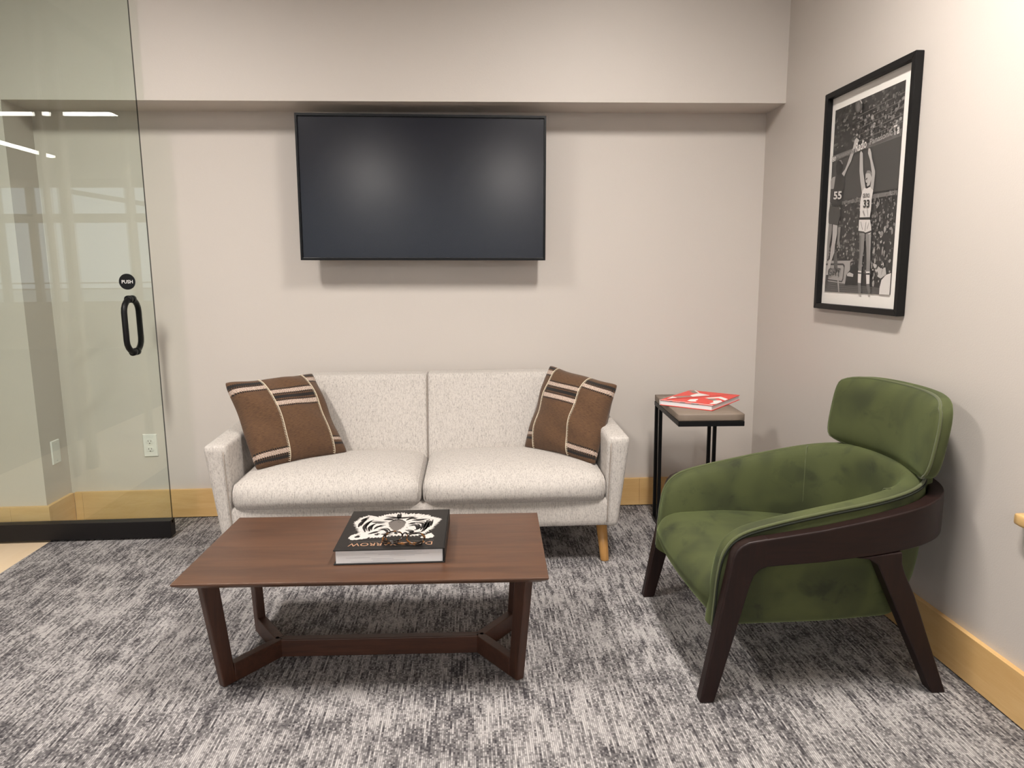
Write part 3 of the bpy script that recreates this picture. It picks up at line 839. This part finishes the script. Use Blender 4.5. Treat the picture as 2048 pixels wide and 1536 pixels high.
# ------------------------------------------------------------------ throw pillows
def pillow(name, label, TL, TR, BR, BL, mat, mirror):
    TL, TR, BR, BL = map(Vector, (TL, TR, BR, BL))
    c = (TL + TR + BR + BL) / 4
    t = empty(name, c)
    tag(t, label, 'pillow', 'striped throw pillows on the sofa')
    nrm = ((BR - BL) + (TR - TL)).cross((TL - BL) + (TR - BR)).normalized()
    if nrm.y > 0: nrm = -nrm
    R = 38
    rp = random.Random(3 if mirror else 4)
    wr = [(rp.uniform(3, 9), rp.uniform(3, 9), rp.uniform(0, 6)) for _ in range(4)]
    def P(u, v, side, lift=0.0):
        a, b = 2 * u - 1, 2 * v - 1
        # sides are pulled in between the corners
        aa = a * (1 - 0.045 * (1 - b * b) - 0.035 * abs(a * b) ** 8) + 0.010 * sin(5.3 * b + (2 if mirror else 0))  * abs(a)
        bb_ = b * (1 - 0.040 * (1 - a * a) - 0.035 * abs(a * b) ** 8) + 0.010 * sin(6.1 * a + 1) * abs(b)
        uu, vv = (aa + 1) / 2, (bb_ + 1) / 2
        p = (BL * (1 - uu) + BR * uu) * (1 - vv) + (TL * (1 - uu) + TR * uu) * vv
        h = (max(0, 1 - abs(a) ** 2.6) * max(0, 1 - abs(b) ** 2.6)) ** 0.55
        w = sum(sin(f * a + g_ * b + ph_) for f, g_, ph_ in wr) * 0.0022 * min(1, h * 2)
        return p + nrm * (side * (0.082 * h + w + 0.004) + lift * side) - c
    V, F, UV = [], [], []
    for side in (1, -1):
        base = len(V)
        for i in range(R + 1):
            for j in range(R + 1):
                V.append(P(i / R, j / R, side)); UV.append((i / R, j / R))
        for f in grid_faces(R + 1, R + 1):
            q = tuple(base + k for k in f)
            F.append(q if side > 0 else q[::-1])
    def edge(i0, j0, i1, j1):
        return i0 * (R + 1) + j0, i1 * (R + 1) + j1
    nn = (R + 1) ** 2
    for k in range(R):
        for (a, b) in (edge(k, 0, k + 1, 0), edge(k, R, k + 1, R), edge(0, k, 0, k + 1), edge(R, k, R, k + 1)):
            F.append((a, b, b + nn, a + nn))
    o = mesh_obj('cover', V, F, mat, t, smooth=True)
    me = o.data
    uvl = me.uv_layers.new(name='UVMap')
    for lp in me.loops: uvl.data[lp.index].uv = UV[lp.vertex_index]
    fix_normals(o)
    # blanket stitches: two lines of pale yarn
    for uc, bow in ((0.355, 0.02), (0.845, 0.03)):
        V2, F2 = [], []
        def uv(v, off=0.0):
            u = uc + bow * (1 - (2 * v - 1) ** 2) - (bow * 0.4) + off
            return 1 - u if mirror else u
        line = [P(uv(v), v, 1, 0.0016) for v in [0.01 + 0.98 * i / 60 for i in range(61)]]
        tube_geo(line, 0.0015, 5, V=V2, F=F2)
        for i in range(58):
            v = 0.015 + 0.97 * i / 57
            tube_geo([P(uv(v), v, 1, 0.0018), P(uv(v, -0.020), v + 0.004, 1, 0.0012)], 0.0012, 4, V=V2, F=F2)
        mesh_obj('stitching', V2, F2, 'stitch_yarn', t, smooth=True)
pillow('throw_pillow', 'brown striped woven pillow leaning on the left sofa arm', (-1.028, -0.53, 0.757), (-0.712, -0.30, 0.760), (-0.550, -0.43, 0.417), (-0.886, -0.655, 0.408), 'pillow_cloth', False)
pillow('throw_pillow', 'brown striped woven pillow leaning on the right sofa arm', (0.357, -0.29, 0.777), (0.630, -0.51, 0.716), (0.510, -0.655, 0.398), (0.228, -0.395, 0.413), 'pillow_cloth_mirrored', True)

# ================================================================== coffee table
CT = empty('coffee_table', (-0.306, -1.380, 0), math.radians(-1.9))
tag(CT, 'low dark walnut coffee table with angled legs and floor stretcher', 'table')
hw2, hd2, zt = 0.5185, 0.270, 0.365
tv_ = []
for (dx, z) in ((0.0, zt), (0.0, zt - 0.006), (0.022, zt - 0.022)):
    tv_ += [(-hw2 + dx, -hd2 + dx, z), (hw2 - dx, -hd2 + dx, z), (hw2 - dx, hd2 - dx, z), (-hw2 + dx, hd2 - dx, z)]
tf = [(0, 1, 2, 3), (11, 10, 9, 8)]
for a, b in ((0, 4), (4, 8)):
    for i in range(4):
        j = (i + 1) % 4
        tf.append((a + j, a + i, b + i, b + j))
top = fix_normals(mesh_obj('tabletop', tv_, tf, 'walnut_top', CT))
bevel(top, 0.0018, 2)
def beam(name, a, b, ex, ey, mat, parent, wx0, wx1, t0, bw=0.003, z_a=None, z_b=None):
    """tapered plank from a to b; ex is the wide direction, ey the thin one (unit vectors)"""
    a, b, ex, ey = Vector(a), Vector(b), Vector(ex), Vector(ey)
    v = []
    for p, w in ((a, wx0), (b, wx1)):
        for sx, sy in ((-1, -1), (1, -1), (1, 1), (-1, 1)):
            v.append(p + ex * (sx * w / 2) + ey * (sy * t0 / 2))
    return bevel(fix_normals(mesh_obj(name, v, BOXF, mat, parent)), bw, 2)
JX = 0.316
for sx in (-1, 1):
    for sy in (-1, 1):
        foot = Vector((sx * 0.432, sy * 0.158, 0))
        jn = Vector((sx * JX, 0, 0))
        d = (jn - foot).normalized()
        n_ = Vector((-d.y, d.x, 0))
        tp = foot - d * 0.036
        tp.z = zt - 0.0215
        beam('leg', foot + d * 0.006, tp, d, n_, 'walnut_leg', CT, 0.042, 0.054, 0.028, 0.004)
        # floor bar from the foot to the junction
        o = beam('floor_bar', foot + d * 0.022 + Vector((0, 0, 0.030)), jn + Vector((0, 0, 0.030)) + d * 0.004, Vector((0, 0, 1)), n_, 'walnut_bar', CT, 0.058, 0.058, 0.030, 0.003)
o = box('stretcher', -JX, JX, -0.015, 0.015, 0.001, 0.059, 'walnut_bar', CT, 0.003)

# ------------------------------------------------------------------ big black book on the coffee table
bk_ = empty('picture_book', (-0.246, -1.368, 0.3652), math.radians(-0.8))
tag(bk_, 'thick black hardcover with a white tiger face lying on the coffee table', 'book')
BW, BD, BT = 0.1605, 0.171, 0.0455
box('back_cover', -BW, BW, -BD, BD, 0.0, 0.0035, 'book_cloth', bk_, 0.001)
pg = box('page_block', -BW + 0.006, BW - 0.006, -BD + 0.005, BD - 0.005, 0.0036, BT - 0.0036, 'page_paper', bk_)
for k in range(8):
    z = 0.007 + 0.0042 * k + random.uniform(-.001, .001)
    a = random.uniform(-0.9, 0.2); b = a + random.uniform(0.4, 1.0)
    box('page_line', max(a, -0.99) * (BW - 0.008), min(b, 0.99) * (BW - 0.008), -BD + 0.0047, -BD + 0.0051, z, z + 0.0006, 'page_line', pg)
cv = box('front_cover', -BW, BW, -BD, BD, BT - 0.0035, BT, 'book_black', bk_, 0.001)
box('spine', BW - 0.0035, BW + 0.001, -BD, BD, 0.0, BT, 'book_black', bk_, 0.0012)
TIG = {'face': [(-0.1394, 0.0594), (-0.1215, 0.1099), (-0.097, 0.1248), (-0.0675, 0.1061), (-0.0482, 0.1281), (-0.0222, 0.1364), (-0.0006, 0.1452), (0.0282, 0.1296), (0.0551, 0.1311), (0.0876, 0.1187), (0.1068, 0.1007), (0.1396, 0.0723), (0.1246, 0.0289), (0.1071, -0.0306), (0.0882, -0.0584), (0.0683, -0.0685), (0.0478, -0.07), (0.0267, -0.0657), (-0.0046, -0.0636), (-0.0336, -0.0787), (-0.075, -0.0759), (-0.1004, -0.0458), (-0.1211, 0.0027)], 'earL': [(-0.1336, -0.0748), (-0.1299, -0.0553), (-0.114, -0.0391), (-0.1033, -0.0281), (-0.0759, -0.0702), (-0.0762, -0.0814), (-0.1012, -0.0909), (-0.1233, -0.0922)], 'earR': [(0.0838, -0.0809), (0.1008, -0.0593), (0.1125, -0.0485), (0.1243, -0.0694), (0.1233, -0.0864), (0.1033, -0.0934), (0.0866, -0.0895)], 'earLi': [(-0.1174, -0.0674), (-0.1074, -0.0539), (-0.0997, -0.063), (-0.1019, -0.0741), (-0.1139, -0.0761)], 'nose': [(-0.0295, 0.0519), (-0.0025, 0.0821), (0.0268, 0.0544), (0.0248, 0.011), (0.011, -0.0181), (-0.0004, -0.0292), (-0.0197, 0.008)]}
STR = [[(-0.0906, -0.029), (-0.1005, 0.0134), (-0.0944, 0.0501), (-0.0851, 0.0748)], [(-0.0788, -0.0239), (-0.0822, 0.0122), (-0.0716, 0.0423)], [(-0.0666, -0.0069), (-0.0572, 0.0166), (-0.0403, 0.0185)], [(-0.1189, 0.0147), (-0.1164, 0.0516), (-0.1049, 0.0891)], [(0.0581, 0.046), (0.0832, 0.0317), (0.079, -0.0227)], [(0.0935, 0.069), (0.0932, 0.0003), (0.0826, -0.0407)], [(0.0393, 0.0162), (0.0604, 0.0209), (0.0695, -0.0102), (0.0599, -0.0214)], [(-0.0455, 0.1079), (-0.0011, 0.0898), (0.0491, 0.0981)], [(-0.0059, 0.1319), (-0.0003, 0.0819)], [(-0.0876, 0.0622), (-0.0598, 0.0509), (-0.0401, 0.0495)], [(0.0432, 0.066), (0.0672, 0.0676), (0.0911, 0.0724)], [(-0.0529, -0.0138), (-0.032, -0.0123), (-0.0176, -0.0426)], [(0.0323, -0.0196), (0.0531, -0.0387), (0.0341, -0.0577)], [(-0.0396, -0.0498), (-0.010, -0.0585)], [(-0.1195, 0.0708), (-0.1047, 0.1021)], [(0.105, 0.0618), (0.1028, -0.0004)], [(0.0353, 0.035), (0.0587, 0.0396)], [(0.0024, -0.0353), (0.0087, -0.0531)], [(-0.0584, -0.0486), (-0.0467, -0.058)], [(0.0568, -0.0563), (0.0768, -0.0461)], [(-0.0794, -0.0472), (-0.0644, -0.0366), (-0.0504, -0.0317)], [(-0.0483, 0.0787), (-0.0332, 0.0809), (-0.0099, 0.0697)], [(0.0255, 0.0673), (0.0391, 0.0857), (0.0595, 0.0811)]]
V, F, FM = [], [], []
zl = [BT + 0.0002]
def flat(pts, mi):
    b = len(V)
    V.extend([(x, y, zl[0]) for x, y in pts])
    F.append(tuple(range(b, b + len(pts)))); FM.append(mi)
def stroke(pts, w, mi):
    """tapered brush stroke"""
    q = spline([(*p, 0) for p in pts], 6) if len(pts) > 2 else [Vector((*pts[0], 0)).lerp(Vector((*pts[1], 0)), i / 6) for i in range(7)]
    L, R_ = [], []
    for i, p in enumerate(q):
        t = (q[min(i + 1, len(q) - 1)] - q[max(i - 1, 0)]).normalized()
        n_ = Vector((-t.y, t.x, 0))
        ww = w * (sin(pi * (0.08 + 0.84 * i / (len(q) - 1))))
        L.append(p + n_ * ww); R_.append(p - n_ * ww)
    b = len(V)
    for a, c in zip(L, R_): V.extend([(a.x, a.y, zl[0]), (c.x, c.y, zl[0])])
    for i in range(len(q) - 1):
        F.append((b + 2 * i, b + 2 * i + 1, b + 2 * i + 3, b + 2 * i + 2)); FM.append(mi)
rt_ = random.Random(11)
def furry(pts, amp):
    out = []
    n = len(pts); c = Vector((sum(p[0] for p in pts) / n, sum(p[1] for p in pts) / n))
    for i in range(n):
        a, b = Vector(pts[i]), Vector(pts[(i + 1) % n])
        k = max(2, int((b - a).length / 0.0045))
        for j in range(k):
            p = a.lerp(b, j / k)
            d = (p - c).normalized()
            out.append(tuple(p + d * (amp * (1 if j % 2 else -0.6) * rt_.uniform(0.3, 1))))
    return out
flat(furry(TIG['earL'], 0.003), 0); flat(furry(TIG['earR'], 0.003), 0)
zl[0] += 0.0001
flat(furry(TIG['face'], 0.009), 0)
zl[0] += 0.0001
flat(TIG['earLi'], 1)
flat(furry(TIG['nose'], 0.003), 2)
zl[0] += 0.0001
for st_ in STR:
    stroke(st_, 0.0058, 1)
    off = rt_.uniform(0.006, 0.010)
    stroke([(p[0] + off * 0.7, p[1] + off) for p in st_], 0.0032, 1)
for k in range(90):
    x, y = rt_.uniform(-0.125, 0.125), rt_.uniform(-0.06, 0.12)
    if abs(x) > 0.10 and y > 0.07: continue
    a = math.atan2(y - 0.03, x) + rt_.uniform(-.4, .4)
    l = rt_.uniform(0.004, 0.012)
    stroke([(x, y), (x + l * cos(a), y + l * sin(a))], 0.0008, 1 if k % 3 else 2)
stroke([(-0.026, 0.056), (-0.002, 0.078), (0.024, 0.058)], 0.004, 1)
mesh_obj('tiger_print', V, F, None, cv, mats=['tiger_white', 'book_black', 'grey_ink'], fmat=FM)
zt_ = BT + 0.0002
text('lettering', 'DAVID YARROW', 'gold_ink', cv, (0.1225, -0.1195, zt_), (-1, 0, 0), (0, -1, 0), width=0.2465, height=0.0235, depth=0.0001)
V, F, FM = [], [], []
zl[0] = zt_
x = -0.124
while x < 0.124:
    w = rt_.uniform(0.0022, 0.0036)
    if rt_.random() > 0.12: flat([(x, -0.1105), (x + w, -0.1105), (x + w, -0.1075), (x, -0.1075)], 0)
    x += w + 0.0022
x = -0.05
while x < 0.02:
    flat([(x, 0.150), (x + 0.003, 0.150), (x + 0.003, 0.153), (x, 0.153)], 0); x += 0.0052
tag(mesh_obj('small_print', V, F, 'grey_ink', cv), kind='stuff')

# ------------------------------------------------------------------ folded eyeglasses on the book
eg = empty('eyeglasses', (-0.208, -1.478, 0.3652 + BT + 0.0005), math.radians(-16))
tag(eg, 'folded tortoiseshell eyeglasses resting on the tiger book', 'glasses')
tilt = math.radians(26)
def lens_pt(cx, a, rx, rz):
    lx = cx + rx * cos(a); lz = rz * sin(a)
    return (lx, lz * cos(tilt), 0.0022 + (lz + rz) * sin(tilt))
for cx in (-0.034, 0.034):
    rx, rz = 0.0265, 0.0205
    ring = [lens_pt(cx, 2 * pi * j / 32, rx, rz) for j in range(32)]
    fr = tube('rim', ring, 0.0023, 'tortoiseshell', eg, 8, True)
    V = [lens_pt(cx, 2 * pi * j / 32, rx - 0.001, rz - 0.001) for j in range(32)]
    mesh_obj('lens', V, [tuple(range(32))], 'lens_glass', fr)
ztop = 0.0022 + 0.0205 * sin(tilt)
tube('bridge', spline([(-0.0095, 0.002, ztop + 0.004), (-0.004, 0.007, ztop + 0.010), (0.004, 0.007, ztop + 0.010), (0.0095, 0.002, ztop + 0.004)], 5), 0.0022, 'tortoiseshell', eg, 8)
for s in (-1, 1):
    hx0 = s * 0.0605
    y0 = 0.006
    pth = spline([(hx0, y0, ztop + 0.006), (hx0 + s * 0.003, y0 - 0.012, ztop + 0.001), (hx0 - s * 0.006, -0.026 - 0.006 * (s > 0), ztop - 0.006), (-s * 0.010, -0.036 - 0.008 * (s > 0), 0.008), (-s * 0.045, -0.034 - 0.008 * (s > 0), 0.005), (-s * 0.062, -0.022 - 0.006 * (s > 0), 0.0035)], 6)
    tube('temple', pth, 0.0024, 'tortoiseshell', eg, 8)
    tube('hinge', [(s * 0.058, 0.003, ztop + 0.003), (hx0, y0 + 0.001, ztop + 0.006)], 0.0028, 'tortoiseshell', eg, 8)

# ================================================================== side table
STB = empty('side_table', (0.995, -0.46, 0), math.radians(-3.0))
tag(STB, 'narrow black metal side table with taupe slab top in the corner', 'table')
th_x, th_y, TZ = 0.1365, 0.242, 0.617
rbox('tabletop', (-th_x, -th_y, TZ - 0.031), (th_x, th_y, TZ), 0.0035, 'taupe_slab', STB, (4, 4, 4))
z1 = TZ - 0.0315
FR = 0.018
for nm, x0, x1, y0, y1 in (('top_bar', -th_x, th_x, -th_y, -th_y + FR), ('top_bar', -th_x, th_x, th_y - FR, th_y), ('top_bar', -th_x, -th_x + FR, -th_y + FR, th_y - FR), ('top_bar', th_x - FR, th_x, -th_y + FR, th_y - FR)):
    box(nm, x0, x1, y0, y1, z1 - 0.021, z1, 'black_metal', STB, 0.0015, 1)
for sx in (-1, 1):
    xa = sx * (th_x - FR / 2)
    for yy in (th_y - 0.0085, th_y - 0.098):
        box('post', xa - 0.0078, xa + 0.0078, yy - 0.0078, yy + 0.0078, 0.0205, z1 - 0.0212, 'black_metal', STB, 0.0015, 1)
    box('floor_runner', xa - FR / 2, xa + FR / 2, -th_y, th_y, 0.001, 0.020, 'black_metal', STB, 0.0015, 1)
box('floor_runner', -th_x + FR, th_x - FR, -th_y, -th_y + FR, 0.001, 0.020, 'black_metal', STB, 0.0015, 1)

# red and white book on the side table
rb = empty('art_book', (1.017, -0.445, TZ + 0.0004), -0.7184)
tag(rb, 'red and white hardcover book lying askew on the side table', 'book')
RW, RD, RT = 0.1205, 0.1585, 0.0235
box('back_cover', -RW, RW, -RD, RD, 0.0, 0.0025, 'red_cover', rb, 0.0006, 1)
o = box('page_block', -RW + 0.004, RW - 0.004, -RD + 0.003, RD - 0.003, 0.0026, RT - 0.0026, 'page_paper', rb)
rcv = box('front_cover', -RW, RW, -RD, RD, RT - 0.0025, RT, 'red_cover', rb, 0.0006, 1)
box('spine', -RW - 0.001, -RW + 0.0025, -RD, RD, 0.0, RT, 'white_ink', rb, 0.0006, 1)
RED = {'W1': [(-0.103, -0.1239), (-0.1109, -0.0504), (-0.0802, -0.0658), (-0.0988, -0.106)], 'G1': [(-0.1027, -0.0478), (-0.051, 0.0196), (-0.0387, -0.0029), (-0.0786, -0.0692)], 'W2': [(-0.059, 0.0218), (-0.0525, 0.0823), (-0.0488, 0.1011), (0.0127, 0.072), (-0.0354, -0.0052)], 'G2': [(-0.1183, 0.1378), (-0.0959, 0.157), (-0.0551, 0.1049), (-0.0725, 0.0846)], 'W2b': [(-0.0987, 0.157), (-0.090, 0.157), (-0.0542, 0.1137), (-0.0535, 0.1011)], 'W3': [(-0.0106, -0.1177), (-0.0159, -0.0702), (0.0077, -0.0462), (0.0159, -0.0626), (0.0186, -0.0972), (0.0309, -0.1101), (0.0121, -0.1233)], 'W4': [(0.0223, -0.006), (0.0683, 0.0643), (0.1176, 0.0236), (0.120, -0.017), (0.0737, 0.0225), (0.0436, -0.0136)], 'G3': [(0.0366, -0.0185), (0.0668, -0.0047), (0.0871, -0.0273), (0.0853, -0.0502), (0.0606, -0.0385)], 'W5': [(0.0893, -0.033), (0.1031, -0.0233), (0.120, -0.0473), (0.120, -0.0888), (0.120, -0.1197), (0.1043, -0.1285), (0.0915, -0.1237), (0.0955, -0.0859), (0.0802, -0.0539)], 'line': [(-0.0995, -0.1329), (0.0885, 0.157), (0.0903, 0.155), (-0.0962, -0.1369)]}
V, F, FM = [], [], []
for i, (k, pts) in enumerate(RED.items()):
    zl[0] = RT + 0.0001 + 0.00004 * i
    flat(pts, {'W': 0, 'G': 1, 'l': 2}[k[0]])
zl[0] = RT + 0.0001
flat([(-RW, -RD), (RW, -RD), (RW, -RD + 0.012), (-RW, -RD + 0.006)], 0)
mesh_obj('cover_print', V, F, None, rcv, mats=['white_ink', 'red_grey', 'book_cloth'], fmat=FM)
V, F, FM = [], [], []
for a, b in ((-0.62, -0.5), (-0.2, -0.02), (0.22, 0.5)):
    V += [(a * RW, -RD - 0.0003, RT - 0.0024), (b * RW, -RD - 0.0003, RT - 0.0024), (b * RW, -RD - 0.0003, RT - 0.0003), (a * RW, -RD - 0.0003, RT - 0.0003)]
    F.append((len(V) - 4, len(V) - 3, len(V) - 2, len(V) - 1))
tag(mesh_obj('edge_print', V, F, 'book_cloth', rcv), kind='stuff')

# ================================================================== green armchair
YC = -1.370
AX0, AA, AB, AN = 1.0, 0.40, 0.350, 3.2
ch = empty('armchair', (1.0, YC, 0))
tag(ch, 'green velvet lounge armchair with dark wood hoop frame', 'armchair')
CO = Vector((1.0, YC, 0))
def C3(x, v, z): return Vector((x - 1.0, v, z))       # v measured from the chair's centre line
def plan(x, side, d):
    """half width of the U at depth x, inset d (side -1 near the viewer)"""
def u_path(xf, d, n_side=10, n_arc=40):
    """list of (x, v) along the U from the near front to the far front"""
    a, b = AA - d, AB - d
    pts = [(xf + (AX0 - xf) * i / n_side, -b) for i in range(n_side)]
    for i in range(n_arc + 1):
        th = -pi / 2 + pi * i / n_arc
        c, s = cos(th), sin(th)
        pts.append((AX0 + a * math.copysign(abs(c) ** (2 / AN), c), b * math.copysign(abs(s) ** (2 / AN), s)))
    pts += [(AX0 + (xf - AX0) * (i + 1) / n_side, b) for i in range(n_side)]
    return pts
RZT = [(0.70, 0.464), (0.95, 0.498), (1.16, 0.536), (1.40, 0.574)]
RZB = [(0.70, 0.392), (0.957, 0.406), (1.10, 0.420), (1.40, 0.450)]
RTH = 0.036
po = u_path(0.79, 0.0); pi_ = u_path(0.79, RTH)
V = []
for (xo, vo), (xi, vi) in zip(po, pi_):
    zt1, zb1 = interp(RZT, xo), interp(RZB, xo)
    V += [C3(xo, vo, zb1), C3(xo, vo, zt1), C3(xi, vi, zt1), C3(xi, vi, zb1)]
F = grid_faces(len(po), 4, False, True)
F += [(0, 1, 2, 3), tuple(len(V) - 4 + k for k in (3, 2, 1, 0))]
rail = fix_normals(mesh_obj('hoop_rail', V, F, 'wenge_rail', ch))
bevel(rail, 0.005, 3)
FL_ = [(0.622, 0.0), (0.664, 0.0), (0.752, 0.345), (0.762, 0.372), (0.778, 0.390), (0.80, 0.3965), (0.80, 0.4785), (0.745, 0.470), (0.722, 0.460), (0.708, 0.445), (0.700, 0.425)]
RL_ = [(1.296, 0.0), (1.338, 0.0), (1.222, 0.300), (1.190, 0.365), (1.180, 0.395), (1.178, 0.428), (1.045, 0.414), (1.085, 0.409), (1.110, 0.392), (1.165, 0.275)]
for s in (-1, 1):
    y0, y1 = (-AB, -AB + 0.040) if s < 0 else (AB - 0.040, AB)
    prism_xz('front_leg', [(x - 1.0, z) for x, z in FL_], y0 + 0.0002, y1 - 0.002, 'wenge_leg', ch, 0.006, 3)
    prism_xz('rear_leg', [(x - 1.0, z) for x, z in RL_], y0 + 0.0015, y1 + (0.006 if s < 0 else -0.0015), 'wenge_leg', ch, 0.006, 3)
# upholstered bucket shell
rim_side = spline([(0.668, 0.206, 0), (0.672, 0.275, 0), (0.678, 0.360, 0), (0.694, 0.426, 0), (0.740, 0.471, 0), (0.84, 0.500, 0), (1.0, 0.532, 0)], 6)
RIMB = [(1.0, 0.532), (1.05, 0.540), (1.27, 0.580), (1.37, 0.598)]
SEC = [(0.30, 0.0, 0.0), (0.16, 0.0, 0.0), (0.115, 0.03, 0.0), (0.085, 0.09, 0.0), (0.062, 0.20, 0.0), (0.047, 0.40, 0.0), (0.040, 0.70, 0.0), (0.0395, 0.93, 0.0), (0.046, 1.0, 0.003), (0.060, 1.0, 0.009), (0.080, 1.0, 0.011), (0.098, 1.0, 0.006), (0.112, 0.90, 0.0), (0.122, 0.70, 0.0), (0.130, 0.45, 0.0), (0.140, 0.25, 0.0)]
def uv_at(d, th):
    a, b = AA - d, AB - d
    c, s = cos(th), sin(th)
    return AX0 + a * max(c, 0) ** (2 / AN), b * math.copysign(abs(s) ** (2 / AN), s)
stations = []
ns = len(rim_side)
for i in range(ns - 1): stations.append(('side', -1, i))
NA = 44
for i in range(NA + 1): stations.append(('arc', -pi / 2 + pi * i / NA, 0))
for i in range(ns - 2, -1, -1): stations.append(('side', 1, i))
V = []; rim_line = []
for st_ in stations:
    for k, (d, s, dz) in enumerate(SEC):
        if st_[0] == 'side':
            sg, i = st_[1], st_[2]
            rx_, rz_ = rim_side[i].x, rim_side[i].y
            t = i / (ns - 1)
            bx_, bz_ = 0.690 + (1.0 - 0.690) * t, 0.202 - 0.022 * t
            f = t if t < 1 else 1
            x = bx_ + (rx_ - bx_) * s; z = bz_ + (rz_ - bz_) * s + dz * min(1, t * 4 + 0.2)
            # the rounded lip points forward along the front edge
            nx = -dz * (1 - min(1, t * 2.2)) * 1.1
            v = sg * (AB - d)
            p = C3(x + nx, v, z)
        else:
            x, v = uv_at(d, st_[1])
            xo_, _ = uv_at(0.04, st_[1])
            zr = interp(RIMB, xo_)
            p = C3(x, v, 0.178 + (zr - 0.178) * s + dz)
        V.append(p)
        if k == 8: rim_line.append(p.copy())
F = grid_faces(len(stations), len(SEC))
shell = mesh_obj('bucket_shell', V, F, 'green_velvet', ch, smooth=True)
fix_normals(shell)
sm = shell.modifiers.new('solid', 'SUBSURF'); sm.levels = 1; sm.render_levels = 1
# bottom plate under the shell
tube('rim_piping', [p + Vector((0, 0, 0.002)) for p in rim_line], 0.0048, 'velvet_piping', shell, 8)
grv = []
for i, p in enumerate(rim_line):
    w_ = Vector((p.x - 0.02, p.y, 0))
    if w_.length > 1e-6: w_.normalize()
    side_ = Vector((max(0, p.x), p.y * 1.2, 0)).normalized()
    grv.append(p + side_ * 0.0040 + Vector((0, 0, -0.0055)))
tube('rim_groove', grv, 0.0034, 'velvet_groove', shell, 6)
# vertical seams inside the bucket
for sg in (-1, 1):
    th = sg * pi * 0.36
    pts = []
    for d, s, dz in SEC[10:]:
        x, v = uv_at(d - 0.001 if d > 0.09 else d, th)
        xo_, _ = uv_at(0.04, th)
        pts.append(C3(x, v, 0.178 + (interp(RIMB, xo_) - 0.178) * s + dz))
    tube('inner_seam', pts, 0.0018, 'velvet_piping', shell, 5)
# seat cushion
def seatf(p):
    w = p + CO
    v = w.y - YC
    t = (w.z - 0.19) / 0.165
    px = (w.x - 0.655) / 0.62
    z = w.z
    if t > 0.3:
        z += (0.030 * (1 - (v / 0.30) ** 2) * max(0, sin(pi * min(1, max(0, px * 0.9 + 0.08)))) - 0.045 * max(0, px - 0.35)) * min(1, (t - 0.3) / 0.7)
    x = w.x
    if px < 0.4:
        k = (0.4 - px) / 0.4
        x += -0.022 * k * (1 - (v / 0.30) ** 2) * (1 - (2 * t - 1) ** 2) + 0.030 * k * max(0, 0.5 - t) * 2
    vv = v * (1 - 0.10 * max(0, px - 0.55) / 0.45)
    return Vector((x, YC + vv, z)) - CO
rbox('seat_cushion', C3(0.655, -0.303, 0.182), C3(1.265, 0.303, 0.350), 0.072, 'green_velvet', ch, (24, 24, 14), seatf)
# head pad: curved cushion on the rear rim
def padf(p):
    # p.x thickness direction, p.y along the width, p.z height
    a, b = p.y / 0.290, (p.z - 0.714) / 0.122
    k = (abs(a) ** 5) * (abs(b) ** 3)
    y = p.y * (1 - 0.085 * k)
    z = 0.714 + (p.z - 0.714) * (1 - 0.20 * k)
    curve = -0.074 * a * a
    lean = 0.16 * (z - 0.60)
    bul = 0.0
    if p.x < 0.0:
        bul = -0.036 * max(0, 1 - a ** 4) ** 0.7 * max(0, 1 - b ** 4) ** 0.7
    return C3(1.362 + p.x + curve + lean + bul, y + 0.001, z)
pad = rbox('head_pad', (-0.020, -0.290, 0.590), (0.017, 0.290, 0.838), 0.014, 'green_velvet', ch, (8, 30, 18), padf)
def padline(px_):
    out = []
    for i in range(24): out.append((-0.288 + 0.576 * i / 24, 0.834))
    for i in range(12): out.append((0.288, 0.834 - 0.240 * i / 12))
    for i in range(24): out.append((0.288 - 0.576 * i / 24, 0.594))
    for i in range(12): out.append((-0.288, 0.594 + 0.240 * i / 12))
    return [padf(Vector((px_, y, z))) for y, z in out]
tube('pad_piping', padline(-0.0165), 0.0042, 'velvet_piping', pad, 8, True)
rbox('pad_neck', C3(1.330, -0.19, 0.50), C3(1.385, 0.19, 0.63), 0.028, 'green_velvet', ch, (6, 14, 8), lambda p: Vector((p.x - 0.05 * (p.y / 0.3) ** 2, p.y, p.z)))
